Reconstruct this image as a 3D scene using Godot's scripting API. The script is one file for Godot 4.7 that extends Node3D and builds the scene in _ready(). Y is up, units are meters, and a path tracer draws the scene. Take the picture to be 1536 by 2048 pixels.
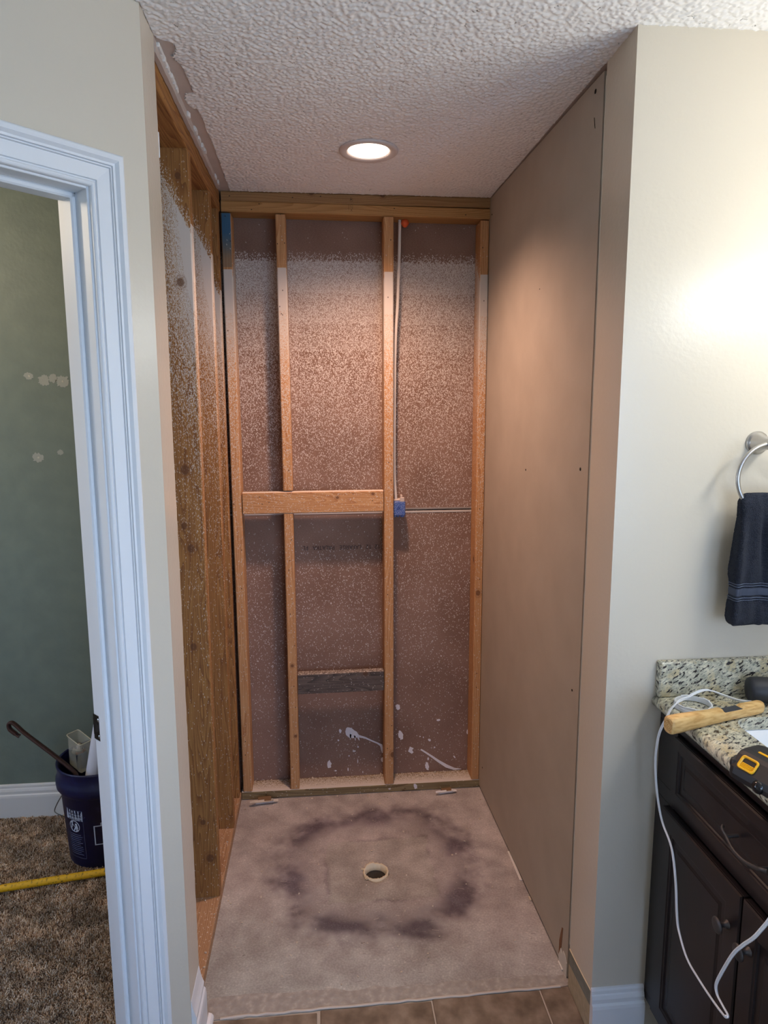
extends Node3D
# A gutted shower alcove seen from the bathroom: open framing, can light, diagonal wall with a doorway, vanity at the right.

const H := 2.44
var M := {}
var rng := RandomNumberGenerator.new()

# ------------------------------------------------------------------ mesh builder
class MB:
	var st := SurfaceTool.new()
	var g := 0
	var xf := Transform3D()
	func _init():
		st.begin(Mesh.PRIMITIVE_TRIANGLES)
	func v(p: Vector3, uv := Vector2.ZERO):
		st.set_uv(uv)
		st.add_vertex(xf * p)
	# a flat convex polygon that faces away from c
	func poly(p: Array, c: Vector3, uv := []):
		st.set_smooth_group(-1)
		var n: Vector3 = (p[1] - p[0]).cross(p[2] - p[0])
		var m := Vector3.ZERO
		for q in p:
			m += q
		m /= p.size()
		var out: bool = n.dot(m - c) > 0
		for i in range(1, p.size() - 1):
			var a := 0
			var b := i + 1 if out else i
			var d := i if out else i + 1
			v(p[a], uv[a] if uv else Vector2.ZERO)
			v(p[b], uv[b] if uv else Vector2.ZERO)
			v(p[d], uv[d] if uv else Vector2.ZERO)
	# a box between two corners with chamfered edges
	func box(a: Vector3, b: Vector3, ch := 0.0):
		var lo := Vector3(minf(a.x, b.x), minf(a.y, b.y), minf(a.z, b.z))
		var hi := Vector3(maxf(a.x, b.x), maxf(a.y, b.y), maxf(a.z, b.z))
		var c := (lo + hi) / 2
		var h := (hi - lo) / 2
		ch = minf(ch, minf(h.x, minf(h.y, h.z)) * 0.9)
		var P := func(ax: int, s: Array, inset: bool):
			var r := Vector3.ZERO
			for k in 3:
				r[k] = c[k] + s[k] * (h[k] - (ch if (inset and k != ax) else 0.0))
			return r
		for ax in 3:
			var u := (ax + 1) % 3
			var w := (ax + 2) % 3
			for s in [-1, 1]:
				var q := []
				for t in [[-1, -1], [1, -1], [1, 1], [-1, 1]]:
					var sg := [0, 0, 0]
					sg[ax] = s
					sg[u] = t[0]
					sg[w] = t[1]
					q.append(P.call(ax, sg, true))
				poly(q, c)
		if ch <= 0:
			return
		for ax in 3:
			var u := (ax + 1) % 3
			var w := (ax + 2) % 3
			for su in [-1, 1]:
				for sw in [-1, 1]:
					var q := []
					for e in [[u, -1], [u, 1], [w, 1], [w, -1]]:
						var sg := [0, 0, 0]
						sg[ax] = e[1]
						sg[u] = su
						sg[w] = sw
						q.append(P.call(e[0], sg, true))
					poly(q, c)
		for sx in [-1, 1]:
			for sy in [-1, 1]:
				for sz in [-1, 1]:
					poly([P.call(0, [sx, sy, sz], true), P.call(1, [sx, sy, sz], true), P.call(2, [sx, sy, sz], true)], c)
	# quads between loops of equal length
	func loft(L: Array, closed := true, caps := true, smooth := true):
		g += 1
		var n: int = L[0].size()
		var mids := []
		for l in L:
			var m := Vector3.ZERO
			for q in l:
				m += q
			mids.append(m / n)
		var vol := 0.0
		for i in L.size() - 1:
			var cm: Vector3 = (mids[i] + mids[i + 1]) / 2
			for j in (n if closed else n - 1):
				var a: Vector3 = L[i][j]
				var b: Vector3 = L[i][(j + 1) % n]
				var c2: Vector3 = L[i + 1][j]
				var d2: Vector3 = L[i + 1][(j + 1) % n]
				vol += (d2 - a).cross(c2 - b).dot((a + b + c2 + d2) / 4 - cm)
		var flip := vol < 0
		var vv := 0.0
		for i in L.size() - 1:
			var nv: float = vv + (L[i][0] - L[i + 1][0]).length()
			var uu := 0.0
			for j in (n if closed else n - 1):
				var k := (j + 1) % n
				var nu: float = uu + (L[0][j] - L[0][k]).length()
				st.set_smooth_group(g if smooth else -1)
				var q := [[L[i][j], Vector2(uu, vv)], [L[i][k], Vector2(nu, vv)], [L[i + 1][k], Vector2(nu, nv)], [L[i + 1][j], Vector2(uu, nv)]]
				for t in ([0, 1, 2, 0, 2, 3] if flip else [0, 2, 1, 0, 3, 2]):
					v(q[t][0], q[t][1])
				uu = nu
			vv = nv
		if caps and closed:
			cap(L[0], mids[1] if mids[1] != mids[0] else mids[0] + Vector3.ONE)
			cap(L[-1], mids[-2] if mids[-2] != mids[-1] else mids[-1] + Vector3.ONE)
	func cap(l, away: Vector3):
		var m := Vector3.ZERO
		for q in l:
			m += q
		m /= l.size()
		for j in l.size():
			if (l[j] - l[(j + 1) % l.size()]).length() > 1e-6:
				var n: Vector3 = (l[j] - m).cross(l[(j + 1) % l.size()] - m)
				var out := n.dot(m - away) > 0
				st.set_smooth_group(-1)
				v(m)
				v(l[(j + 1) % l.size()] if out else l[j])
				v(l[j] if out else l[(j + 1) % l.size()])
	func lathe(prof: Array, n := 40, caps := true, smooth := true):
		var L := []
		for p in prof:
			var l := PackedVector3Array()
			for j in n:
				var a := TAU * j / n
				l.append(Vector3(p.x * sin(a), p.y, p.x * cos(a)))
			L.append(l)
		loft(L, true, caps, smooth)
	# a tube of elliptical section (rx sideways, ry along "up") through points
	func tube(pts: Array, rx: float, ry := -1.0, n := 10, caps := true, up := Vector3.UP, taper := 1.0):
		if ry < 0:
			ry = rx
		var L := []
		var side := Vector3.ZERO
		for i in pts.size():
			var t: Vector3 = (pts[mini(i + 1, pts.size() - 1)] - pts[maxi(i - 1, 0)]).normalized()
			if side == Vector3.ZERO:
				side = t.cross(up if absf(t.dot(up)) < 0.97 else Vector3.RIGHT).normalized()
			side = (side - t * side.dot(t)).normalized()
			var u := side.cross(t).normalized()
			var k := lerpf(1.0, taper, float(i) / maxi(1, pts.size() - 1))
			var l := PackedVector3Array()
			for j in n:
				var a := TAU * j / n
				l.append(pts[i] + side * cos(a) * rx * k + u * sin(a) * ry * k)
			L.append(l)
		loft(L, true, caps)
	func ring(c: Vector3, ax: Vector3, ay: Vector3, R: float, r: float, n := 48, m := 12):
		var L := []
		for i in n + 1:
			var a := TAU * i / n
			var d := ax * cos(a) + ay * sin(a)
			var o := c + d * R
			var up := ax.cross(ay).normalized()
			var l := PackedVector3Array()
			for j in m:
				var b := TAU * j / m
				l.append(o + d * cos(b) * r + up * sin(b) * r)
			L.append(l)
		loft(L, true, false)
	# a flat shape (any outline) with thickness: outline in x,y, from z0 to z1
	func prism(p2: PackedVector2Array, z0: float, z1: float, smooth := false):
		var t := Geometry2D.triangulate_polygon(p2)
		for k in [0, 1]:
			var z := z0 if k == 0 else z1
			var oz := z1 if k == 0 else z0
			for i in range(0, t.size(), 3):
				var c := (p2[t[i]] + p2[t[i + 1]] + p2[t[i + 2]]) / 3
				poly([Vector3(p2[t[i]].x, p2[t[i]].y, z), Vector3(p2[t[i + 1]].x, p2[t[i + 1]].y, z), Vector3(p2[t[i + 2]].x, p2[t[i + 2]].y, z)], Vector3(c.x, c.y, oz))
		var cw := Geometry2D.is_polygon_clockwise(p2)
		for i in p2.size():
			var a := p2[i]
			var b := p2[(i + 1) % p2.size()]
			if a.is_equal_approx(b):
				continue
			var e := (b - a).orthogonal() * (1 if cw else -1)
			var m := (a + b) / 2 + e.normalized() * 0.001
			poly([Vector3(a.x, a.y, z0), Vector3(b.x, b.y, z0), Vector3(b.x, b.y, z1), Vector3(a.x, a.y, z1)], Vector3(m.x, m.y, (z0 + z1) / 2))
	# a piece of sawn lumber: y from 0 to L, front face at z = 0, texture wrapped round it
	func lumber(w: float, d: float, L: float, ch := 0.0035):
		var c := [Vector2(-w / 2, 0), Vector2(w / 2, 0), Vector2(w / 2, -d), Vector2(-w / 2, -d)]
		var o := []
		var us := []
		var per := 2 * (w + d)
		var s := [0.0, w, w + d, 2 * w + d, per]
		for k in 4:
			var a: Vector2 = c[k]
			var b: Vector2 = c[(k + 1) % 4]
			var t := (b - a).normalized()
			o.append(a + t * ch)
			us.append((s[k] + ch) / per)
			o.append(b - t * ch)
			us.append((s[k + 1] - ch) / per)
		var mid := Vector3(0, L / 2, -d / 2)
		for k in 8:
			var a: Vector2 = o[k]
			var b: Vector2 = o[(k + 1) % 8]
			var ub: float = us[(k + 1) % 8] if k < 7 else 1.0 + us[0]
			poly([Vector3(a.x, 0, a.y), Vector3(b.x, 0, b.y), Vector3(b.x, L, b.y), Vector3(a.x, L, a.y)], mid, [Vector2(us[k], 1), Vector2(ub, 1), Vector2(ub, 0), Vector2(us[k], 0)])
		for y in [0.0, L]:
			var q := []
			var uv := []
			for k in 8:
				q.append(Vector3(o[k].x, y, o[k].y))
				uv.append(Vector2(0.02 + 0.1 * float(k % 2), 0.99 if y == 0.0 else 0.01))
			poly(q, mid, uv)
	func done() -> ArrayMesh:
		st.generate_normals()
		st.index()
		return st.commit()

# ------------------------------------------------------------------ naming
var taken := {}
func numbered(parent: Node, n: String) -> String:
	var key := str(parent.get_instance_id()) + n
	var k: int = taken.get(key, 0)
	taken[key] = k + 1
	return n if k == 0 else "%s_%03d" % [n, k]

func put(n: String, mesh: Mesh, m: Material, parent: Node = self, xf := Transform3D()) -> MeshInstance3D:
	var o := MeshInstance3D.new()
	o.name = numbered(parent, n)
	o.mesh = mesh
	o.material_override = null
	for i in mesh.get_surface_count():
		o.set_surface_override_material(i, m)
	o.transform = xf
	o.cast_shadow = GeometryInstance3D.SHADOW_CASTING_SETTING_ON
	parent.add_child(o, true)
	return o

func tag(o: Node, label: String, category: String, group := "") -> Node:
	o.set_meta("label", label)
	o.set_meta("category", category)
	if group:
		o.set_meta("group", group)
	return o

func thing(n: String, label: String, category: String, at := Vector3.ZERO, group := "") -> Node3D:
	var o := Node3D.new()
	o.name = numbered(self, n)
	o.position = at
	add_child(o, true)
	tag(o, label, category, group)
	return o

func struct(n: String, label: String, category: String, xf := Transform3D()) -> Node3D:
	var o := Node3D.new()
	o.name = numbered(self, n)
	o.transform = xf
	add_child(o, true)
	tag(o, label, category)
	o.set_meta("kind", "structure")
	return o

func bx(a: Vector3, b: Vector3, ch := 0.0) -> ArrayMesh:
	var m := MB.new()
	m.box(a, b, ch)
	return m.done()

func V(x: float, y: float, z: float) -> Vector3:
	return Vector3(x, y, z)

func spline(pts: Array, per := 6) -> Array:
	var out := []
	for i in pts.size() - 1:
		var a: Vector3 = pts[maxi(i - 1, 0)]
		var b: Vector3 = pts[i]
		var c: Vector3 = pts[i + 1]
		var d: Vector3 = pts[mini(i + 2, pts.size() - 1)]
		for k in per:
			out.append(b.cubic_interpolate(c, a, d, float(k) / per))
	out.append(pts[-1])
	return out

# ------------------------------------------------------------------ materials and textures
func fast(freq: float, seed_: int, kind := FastNoiseLite.TYPE_SIMPLEX_SMOOTH, oct := 3) -> FastNoiseLite:
	var f := FastNoiseLite.new()
	f.noise_type = kind
	f.frequency = freq
	f.seed = seed_
	f.fractal_octaves = oct
	if oct <= 1:
		f.fractal_type = FastNoiseLite.FRACTAL_NONE
	return f

func noise_tex(freq: float, seed_: int, c: Array, at := [], size := 512, kind := FastNoiseLite.TYPE_SIMPLEX_SMOOTH, oct := 4) -> NoiseTexture2D:
	var t := NoiseTexture2D.new()
	t.width = size
	t.height = size
	t.seamless = true
	t.noise = fast(freq, seed_, kind, oct)
	if c:
		var gr := Gradient.new()
		var off := PackedFloat32Array()
		for i in c.size():
			off.append(at[i] if at else float(i) / (c.size() - 1))
		gr.offsets = off
		gr.colors = PackedColorArray(c)
		t.color_ramp = gr
	return t

func mat(c, rough := 0.8, o := {}) -> StandardMaterial3D:
	var m := StandardMaterial3D.new()
	m.cull_mode = BaseMaterial3D.CULL_DISABLED
	if c is Color:
		m.albedo_color = c
	else:
		m.albedo_texture = c
	m.roughness = rough
	m.metallic = o.get("metal", 0.0)
	m.metallic_specular = o.get("spec", 0.5)
	if o.has("scale"):
		m.uv1_triplanar = true
		m.uv1_world_triplanar = o.get("world", false)
		m.uv1_scale = o.scale if o.scale is Vector3 else Vector3.ONE * o.scale
	if o.has("relief"):
		m.heightmap_enabled = true
		m.heightmap_texture = o.relief
		m.heightmap_scale = o.get("depth", 0.2)
	if o.has("glow"):
		m.emission_enabled = true
		m.emission = o.glow
		m.emission_energy_multiplier = o.get("energy", 1.0)
	if o.has("alpha"):
		m.transparency = BaseMaterial3D.TRANSPARENCY_ALPHA
		m.albedo_color.a = o.alpha
	if o.has("coat"):
		m.clearcoat_enabled = true
		m.clearcoat = o.coat
		m.clearcoat_roughness = 0.15
	return m

func bytes(w: int, h: int, freq: float, seed_: int, kx := 1, ky := 1, oct := 3, kind := FastNoiseLite.TYPE_SIMPLEX_SMOOTH) -> PackedByteArray:
	var im := fast(freq, seed_, kind, oct).get_image(w / kx, h / ky, false, false, true)
	if kx > 1 or ky > 1:
		im.resize(w, h, Image.INTERPOLATE_CUBIC)
	im.convert(Image.FORMAT_L8)
	return im.get_data()

# turns noise bytes into even ranks 0..1, so that "rank < cover" covers that share of the surface
func ranks(b: PackedByteArray) -> PackedFloat32Array:
	var hist := PackedInt32Array()
	hist.resize(256)
	for i in range(0, b.size(), 7):
		hist[b[i]] += 1
	var out := PackedFloat32Array()
	out.resize(256)
	var sum := 0.0
	var total := 0.0
	for k in 256:
		total += hist[k]
	for k in 256:
		sum += hist[k]
		out[255 - k] = 0.0
	sum = 0.0
	for k in range(255, -1, -1):
		sum += hist[k]
		out[k] = sum / total
	return out

func curve(y: float, pts: Array) -> float:
	if y <= pts[0][0]:
		return pts[0][1]
	for i in pts.size() - 1:
		if y <= pts[i + 1][0]:
			return lerpf(pts[i][1], pts[i + 1][1], (y - pts[i][0]) / (pts[i + 1][0] - pts[i][0]))
	return pts[-1][1]

const SPRAY := Color(0.80, 0.775, 0.745)
var speck := PackedByteArray()
var speck_rank := PackedFloat32Array()
const SW := 1024
const SH := 1024

# droplets that landed one after another: the lower the rank, the earlier a droplet is there
func speck_map() -> PackedByteArray:
	rng.seed = 5
	var b := PackedByteArray()
	b.resize(SW * SH)
	var n := 92000
	for i in n:
		var val := 255 - int(250.0 * i / n)
		var cx := rng.randi() % SW
		var cy := rng.randi() % SH
		var rx := rng.randf_range(0.6, 1.5)
		var ry := rng.randf_range(0.8, 2.9) if i % 5 else rng.randf_range(0.6, 1.2)
		var sh := rng.randf_range(-0.6, 0.6)
		for yy in range(-4, 5):
			for xx in range(-4, 5):
				var u := (xx - sh * yy) / rx
				var v := yy / ry
				if u * u + v * v <= 1.0:
					var k := ((cy + yy + SH) % SH) * SW + (cx + xx + SW) % SW
					if b[k] == 0:
						b[k] = val
	for k in b.size():
		if b[k] == 0:
			b[k] = rng.randi() % 5
	return b


# wood for one piece of lumber. o: knots, front (spray curve by height), side (same), slope (slanted upper edge of the spray on the side), y0, blue
func wood_tex(seed_: int, w: float, d: float, L: float, pw: int, ph: int, ca: Color, cb: Color, o := {}) -> ImageTexture:
	rng.seed = seed_
	var per := 2 * (w + d)
	var slow := bytes(pw, ph, 0.02, seed_, 2, 16, 2)
	var fine := bytes(pw, ph, 0.16, seed_ + 1, 1, 32, 2)
	var px := PackedByteArray()
	px.resize(pw * ph * 3)
	var face := PackedInt32Array()
	var sm := PackedFloat32Array()
	for c in pw:
		var s := (c + 0.5) / pw * per
		var f := 0
		if s > 2 * w + d:
			f = 3
			s -= 2 * w + d
		elif s > w + d:
			f = 2
			s -= w + d
		elif s > w:
			f = 1
			s -= w
		face.append(f)
		sm.append(s)
	var knots := []
	for k in o.get("knots", 5):
		knots.append([rng.randf() * per, rng.randf() * L, rng.randf_range(0.005, 0.011)])
	for k in o.get("own_knots", []):
		knots.append(k)
	var y0: float = o.get("y0", 0.0)
	var freq: float = o.get("rings", 140.0)
	var warp: float = o.get("warp", 6.0)
	var off := rng.randi() % 500
	var offx := rng.randi() % (SW - pw)
	var front: Array = o.get("front", [[0.0, 0.0], [1.0, 0.0]])
	var side: Array = o.get("side", front)
	var slope: float = o.get("slope", 0.0)
	var cut: float = o.get("cut", 9.0)
	var blue: bool = o.get("blue", false)
	var ar := ca.r8
	var ag := ca.g8
	var ab := ca.b8
	var br := cb.r8
	var bg := cb.g8
	var bb := cb.b8
	for r in ph:
		var y := y0 + L * (1.0 - (r + 0.5) / ph)
		var cf := curve(y, front)
		var cs := curve(y, side)
		var row := r * pw
		var srow := ((r + off) % SH) * SW + offx
		for c in pw:
			var i := row + c
			var f := face[c]
			var ring := sm[c] * freq + slow[i] * 0.0039 * warp
			ring -= floorf(ring)
			var k := ring * ring * 0.75 + fine[i] * 0.0026 - 0.18
			k = clampf(k, 0.0, 1.0)
			var cr := ar + (br - ar) * k
			var cg := ag + (bg - ag) * k
			var cb2 := ab + (bb - ab) * k
			if blue and f == 0 and y > 2.17:
				var bl := clampf((y - 2.2) * 9.0, 0.0, 0.85)
				cr = lerpf(lerpf(cr, 120, 0.6), 38, bl)
				cg = lerpf(lerpf(cg, 108, 0.6), 92, bl)
				cb2 = lerpf(lerpf(cb2, 92, 0.6), 132, bl)
			var cov := cf
			if f != 0:
				var t := sm[c] if f == 1 else d - sm[c]
				cov = cs * clampf(1.25 - t * 9.0, 0.45, 1.2)
				if y > cut + slope * t + (speck[srow + c] - 128) * 0.00022 + (fine[i] - 128) * 0.00006:
					cov = 0.012
			elif y > cut:
				cov = 0.006
			if cov > 0.0:
				var rk := speck_rank[speck[srow + c]]
				if rk < cov:
					var a := 0.95
					cr += (212 - cr) * a
					cg += (206 - cg) * a
					cb2 += (198 - cb2) * a
			px[i * 3] = int(cr)
			px[i * 3 + 1] = int(cg)
			px[i * 3 + 2] = int(cb2)
	for kn in knots:
		var cx := int(kn[0] / per * pw)
		var cy := int((1.0 - kn[1] / L) * ph)
		var rx := int(kn[2] / per * pw) + 1
		var ry := int(kn[2] * 1.2 / L * ph) + 1
		for yy in range(-2 * ry, 2 * ry + 1):
			for xx in range(-2 * rx, 2 * rx + 1):
				var q := sqrt(pow(float(xx) / rx, 2) + pow(float(yy) / ry, 2))
				if q < 2.0 and cx + xx >= 0 and cx + xx < pw and cy + yy >= 0 and cy + yy < ph:
					var a := 0.62 if q < 0.85 else maxf(0.0, 0.42 - absf(q - 1.0) * 0.42) * (0.6 + 0.4 * sin(q * 9.0))
					var i := ((cy + yy) * pw + cx + xx) * 3
					px[i] = int(lerpf(px[i], 82, a))
					px[i + 1] = int(lerpf(px[i + 1], 48, a))
					px[i + 2] = int(lerpf(px[i + 2], 26, a))
	for k in o.get("nails", 8):
		var cx := int(rng.randf_range(0.1, 0.9) * w / per * pw)
		var cy := rng.randi() % ph
		for yy in range(-2, 3):
			for xx in range(-1, 2):
				if absi(xx) + absi(yy) < 3 and cx + xx >= 0 and cy + yy >= 0 and cy + yy < ph:
					var i := ((cy + yy) * pw + cx + xx) * 3
					px[i] = 45
					px[i + 1] = 32
					px[i + 2] = 24
	var im := Image.create_from_data(pw, ph, false, Image.FORMAT_RGB8, px)
	return ImageTexture.create_from_image(im)

# the brown paper of the wallboard behind the studs with the overspray that settled on it
func board_tex(seed_: int, y0: float, y1: float, w: float, pw: int, ph: int) -> ImageTexture:
	var tone := bytes(pw, ph, 0.006, seed_, 2, 2, 3)
	var fine := bytes(pw, ph, 0.25, seed_ + 3, 2, 1, 1)
	var rag := bytes(pw, 64, 0.09, seed_ + 5, 1, 1, 3)
	var cover := [[0.0, 0.012], [0.3, 0.026], [0.55, 0.045], [0.85, 0.07], [1.05, 0.075], [1.2, 0.085], [1.35, 0.12], [1.5, 0.18], [1.65, 0.28], [1.8, 0.42], [1.95, 0.60], [2.1, 0.76], [2.2, 0.86], [2.3, 0.88]]
	var px := PackedByteArray()
	px.resize(pw * ph * 3)
	var off := seed_ * 37 % 300
	for r in ph:
		var y := y1 - (y1 - y0) * (r + 0.5) / ph
		var cov := curve(y, cover)
		var srow := ((r + off) % SH) * SW
		for c in pw:
			var i := r * pw + c
			var k := (tone[i] - 128) * 0.09 + (fine[i] - 128) * 0.05
			var cr := 138.0 + k
			var cg := 110.0 + k
			var cb := 95.0 + k
			var x := c * w / pw
			var cv := cov
			if y > 2.232 + (rag[c] - 128) * 0.00006 + (speck[srow + c] - 128) * 0.00015:
				cv = 0.003
			elif y < 1.22 and y > 0.98 and x < 0.62:
				cv *= lerpf(0.12, 1.0, clampf((1.10 - y) * 9.0, 0.0, 1.0))
			elif y < 1.21 and y > 1.05 and x > 0.65 and x < 0.71:
				cv *= 0.15
			elif y < 0.47 and y > 0.40 and x > 0.25 and x < 0.61:
				cv *= 0.3
			var rk := speck_rank[speck[srow + c]]
			if rk < cv:
				var a := 0.94
				cr += (216 - cr) * a
				cg += (210 - cg) * a
				cb += (203 - cb) * a
			px[i * 3] = int(cr)
			px[i * 3 + 1] = int(cg)
			px[i * 3 + 2] = int(cb)
	return ImageTexture.create_from_image(Image.create_from_data(pw, ph, false, Image.FORMAT_RGB8, px))

# bare concrete with the dark ring that the old shower pan left round the drain
func concrete_tex() -> ImageTexture:
	var n := 1024
	var big := bytes(n, n, 0.004, 11, 2, 2, 3)
	var mid := bytes(n, n, 0.018, 12, 2, 2, 4)
	var fine := bytes(n, n, 0.12, 13, 1, 1, 3)
	var stain := bytes(n, n, 0.011, 14, 2, 2, 4)
	var px := PackedByteArray()
	px.resize(n * n * 3)
	for r in n:
		var z := 1.06 * (r + 0.5) / n - 0.03
		for c in n:
			var x := 1.08 * (c + 0.5) / n - 0.02
			var i := r * n + c
			var b := (big[i] - 128) / 128.0
			var m := (mid[i] - 128) / 128.0
			var f := (fine[i] - 128) / 128.0
			var t := 167.0 + b * 12 + m * 18 + f * 15
			var cr := t + 4
			var cg := t - 3
			var cb := t - 7
			var cool := clampf((z - 0.55) * 1.6 - x * 0.5 + 0.25 + m * 0.3, 0.0, 1.0)
			cr -= cool * 8
			cg += cool * 1
			var dx := absf(x - 0.535) / 0.345
			var dz := absf(z - 0.465) / 0.325
			var q := pow(pow(dx, 2.6) + pow(dz, 2.6), 1.0 / 2.6) + m * 0.07 + b * 0.05
			var ringw := exp(-pow((q - 0.93) / 0.15, 2))
			var s := ringw * clampf(0.85 + (stain[i] - 128) / 105.0 + f * 0.5, 0.3, 1.35)
			var px2 := absf(x - 0.545) / 0.19
			var pz := absf(z - 0.485) / 0.165
			var sq := maxf(px2, pz) + m * 0.05
			s += 0.38 * exp(-pow((sq - 1.0) / 0.05, 2)) * clampf(0.4 + (stain[i] - 110) / 60.0, 0.0, 1.0)
			if sq < 1.0:
				cr -= 10
				cg -= 8
				cb -= 10
			elif q < 0.93:
				s += 0.13
			s = clampf(s, 0.0, 1.3)
			cr -= s * 56
			cg -= s * 58
			cb -= s * 50
			if fine[i] > 205 and mid[i] > 120:
				cr += 26
				cg += 24
				cb += 20
			px[i * 3] = int(clampf(cr, 0, 255))
			px[i * 3 + 1] = int(clampf(cg, 0, 255))
			px[i * 3 + 2] = int(clampf(cb, 0, 255))
	rng.seed = 77
	for k in 340:
		var cx := rng.randi() % n
		var cy := rng.randi() % n
		var L := rng.randi_range(2, 22)
		var a := rng.randf() * 0.9 - 0.5
		var wd := rng.randi_range(1, 3)
		var up := rng.randf_range(0.15, 0.5)
		for s in L:
			for j in wd:
				var xx := cx + int(cos(a) * s)
				var yy := cy + int(sin(a) * s) + j
				if xx >= 0 and xx < n and yy >= 0 and yy < n:
					var i := (yy * n + xx) * 3
					for ch in 3:
						px[i + ch] = int(lerpf(px[i + ch], ([205, 196, 184] if k % 6 else [70, 60, 56])[ch], up))
	return ImageTexture.create_from_image(Image.create_from_data(n, n, false, Image.FORMAT_RGB8, px))

func granite_tex() -> ImageTexture:
	var n := 1024
	var a := bytes(n, n, 0.012, 31, 1, 1, 4)
	var b := bytes(n, n, 0.026, 32, 2, 1, 4)
	var c := bytes(n, n, 0.05, 33, 2, 1, 3)
	var d := bytes(n, n, 0.007, 34, 2, 2, 3)
	var ra := ranks(b)
	var rc := ranks(c)
	var px := PackedByteArray()
	px.resize(n * n * 3)
	for i in n * n:
		var k := (a[i] - 128) / 128.0
		var cr := 196.0 + k * 40
		var cg := 192.0 + k * 38
		var cb := 170.0 + k * 34
		if d[i] > 150:
			var t := minf(1.0, (d[i] - 150) / 40.0)
			cr += (188 - cr) * t * 0.5
			cg += (166 - cg) * t * 0.5
			cb += (120 - cb) * t * 0.5
		var sh := ((i / n + (i % n) / 2) % n) * n + i % n
		var g := rc[c[sh]]
		if g < 0.26:
			var t := minf(0.7, (0.26 - g) * 5.0)
			cr += (128 - cr) * t
			cg += (130 - cg) * t
			cb += (124 - cb) * t
		var v := ra[b[sh]] + k * 0.16
		if v < 0.17:
			var t := minf(0.92, (0.17 - v) * 9.0)
			cr += (42 - cr) * t
			cg += (38 - cg) * t
			cb += (42 - cb) * t
		px[i * 3] = int(clampf(cr, 0, 255))
		px[i * 3 + 1] = int(clampf(cg, 0, 255))
		px[i * 3 + 2] = int(clampf(cb, 0, 255))
	return ImageTexture.create_from_image(Image.create_from_data(n, n, false, Image.FORMAT_RGB8, px))

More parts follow.
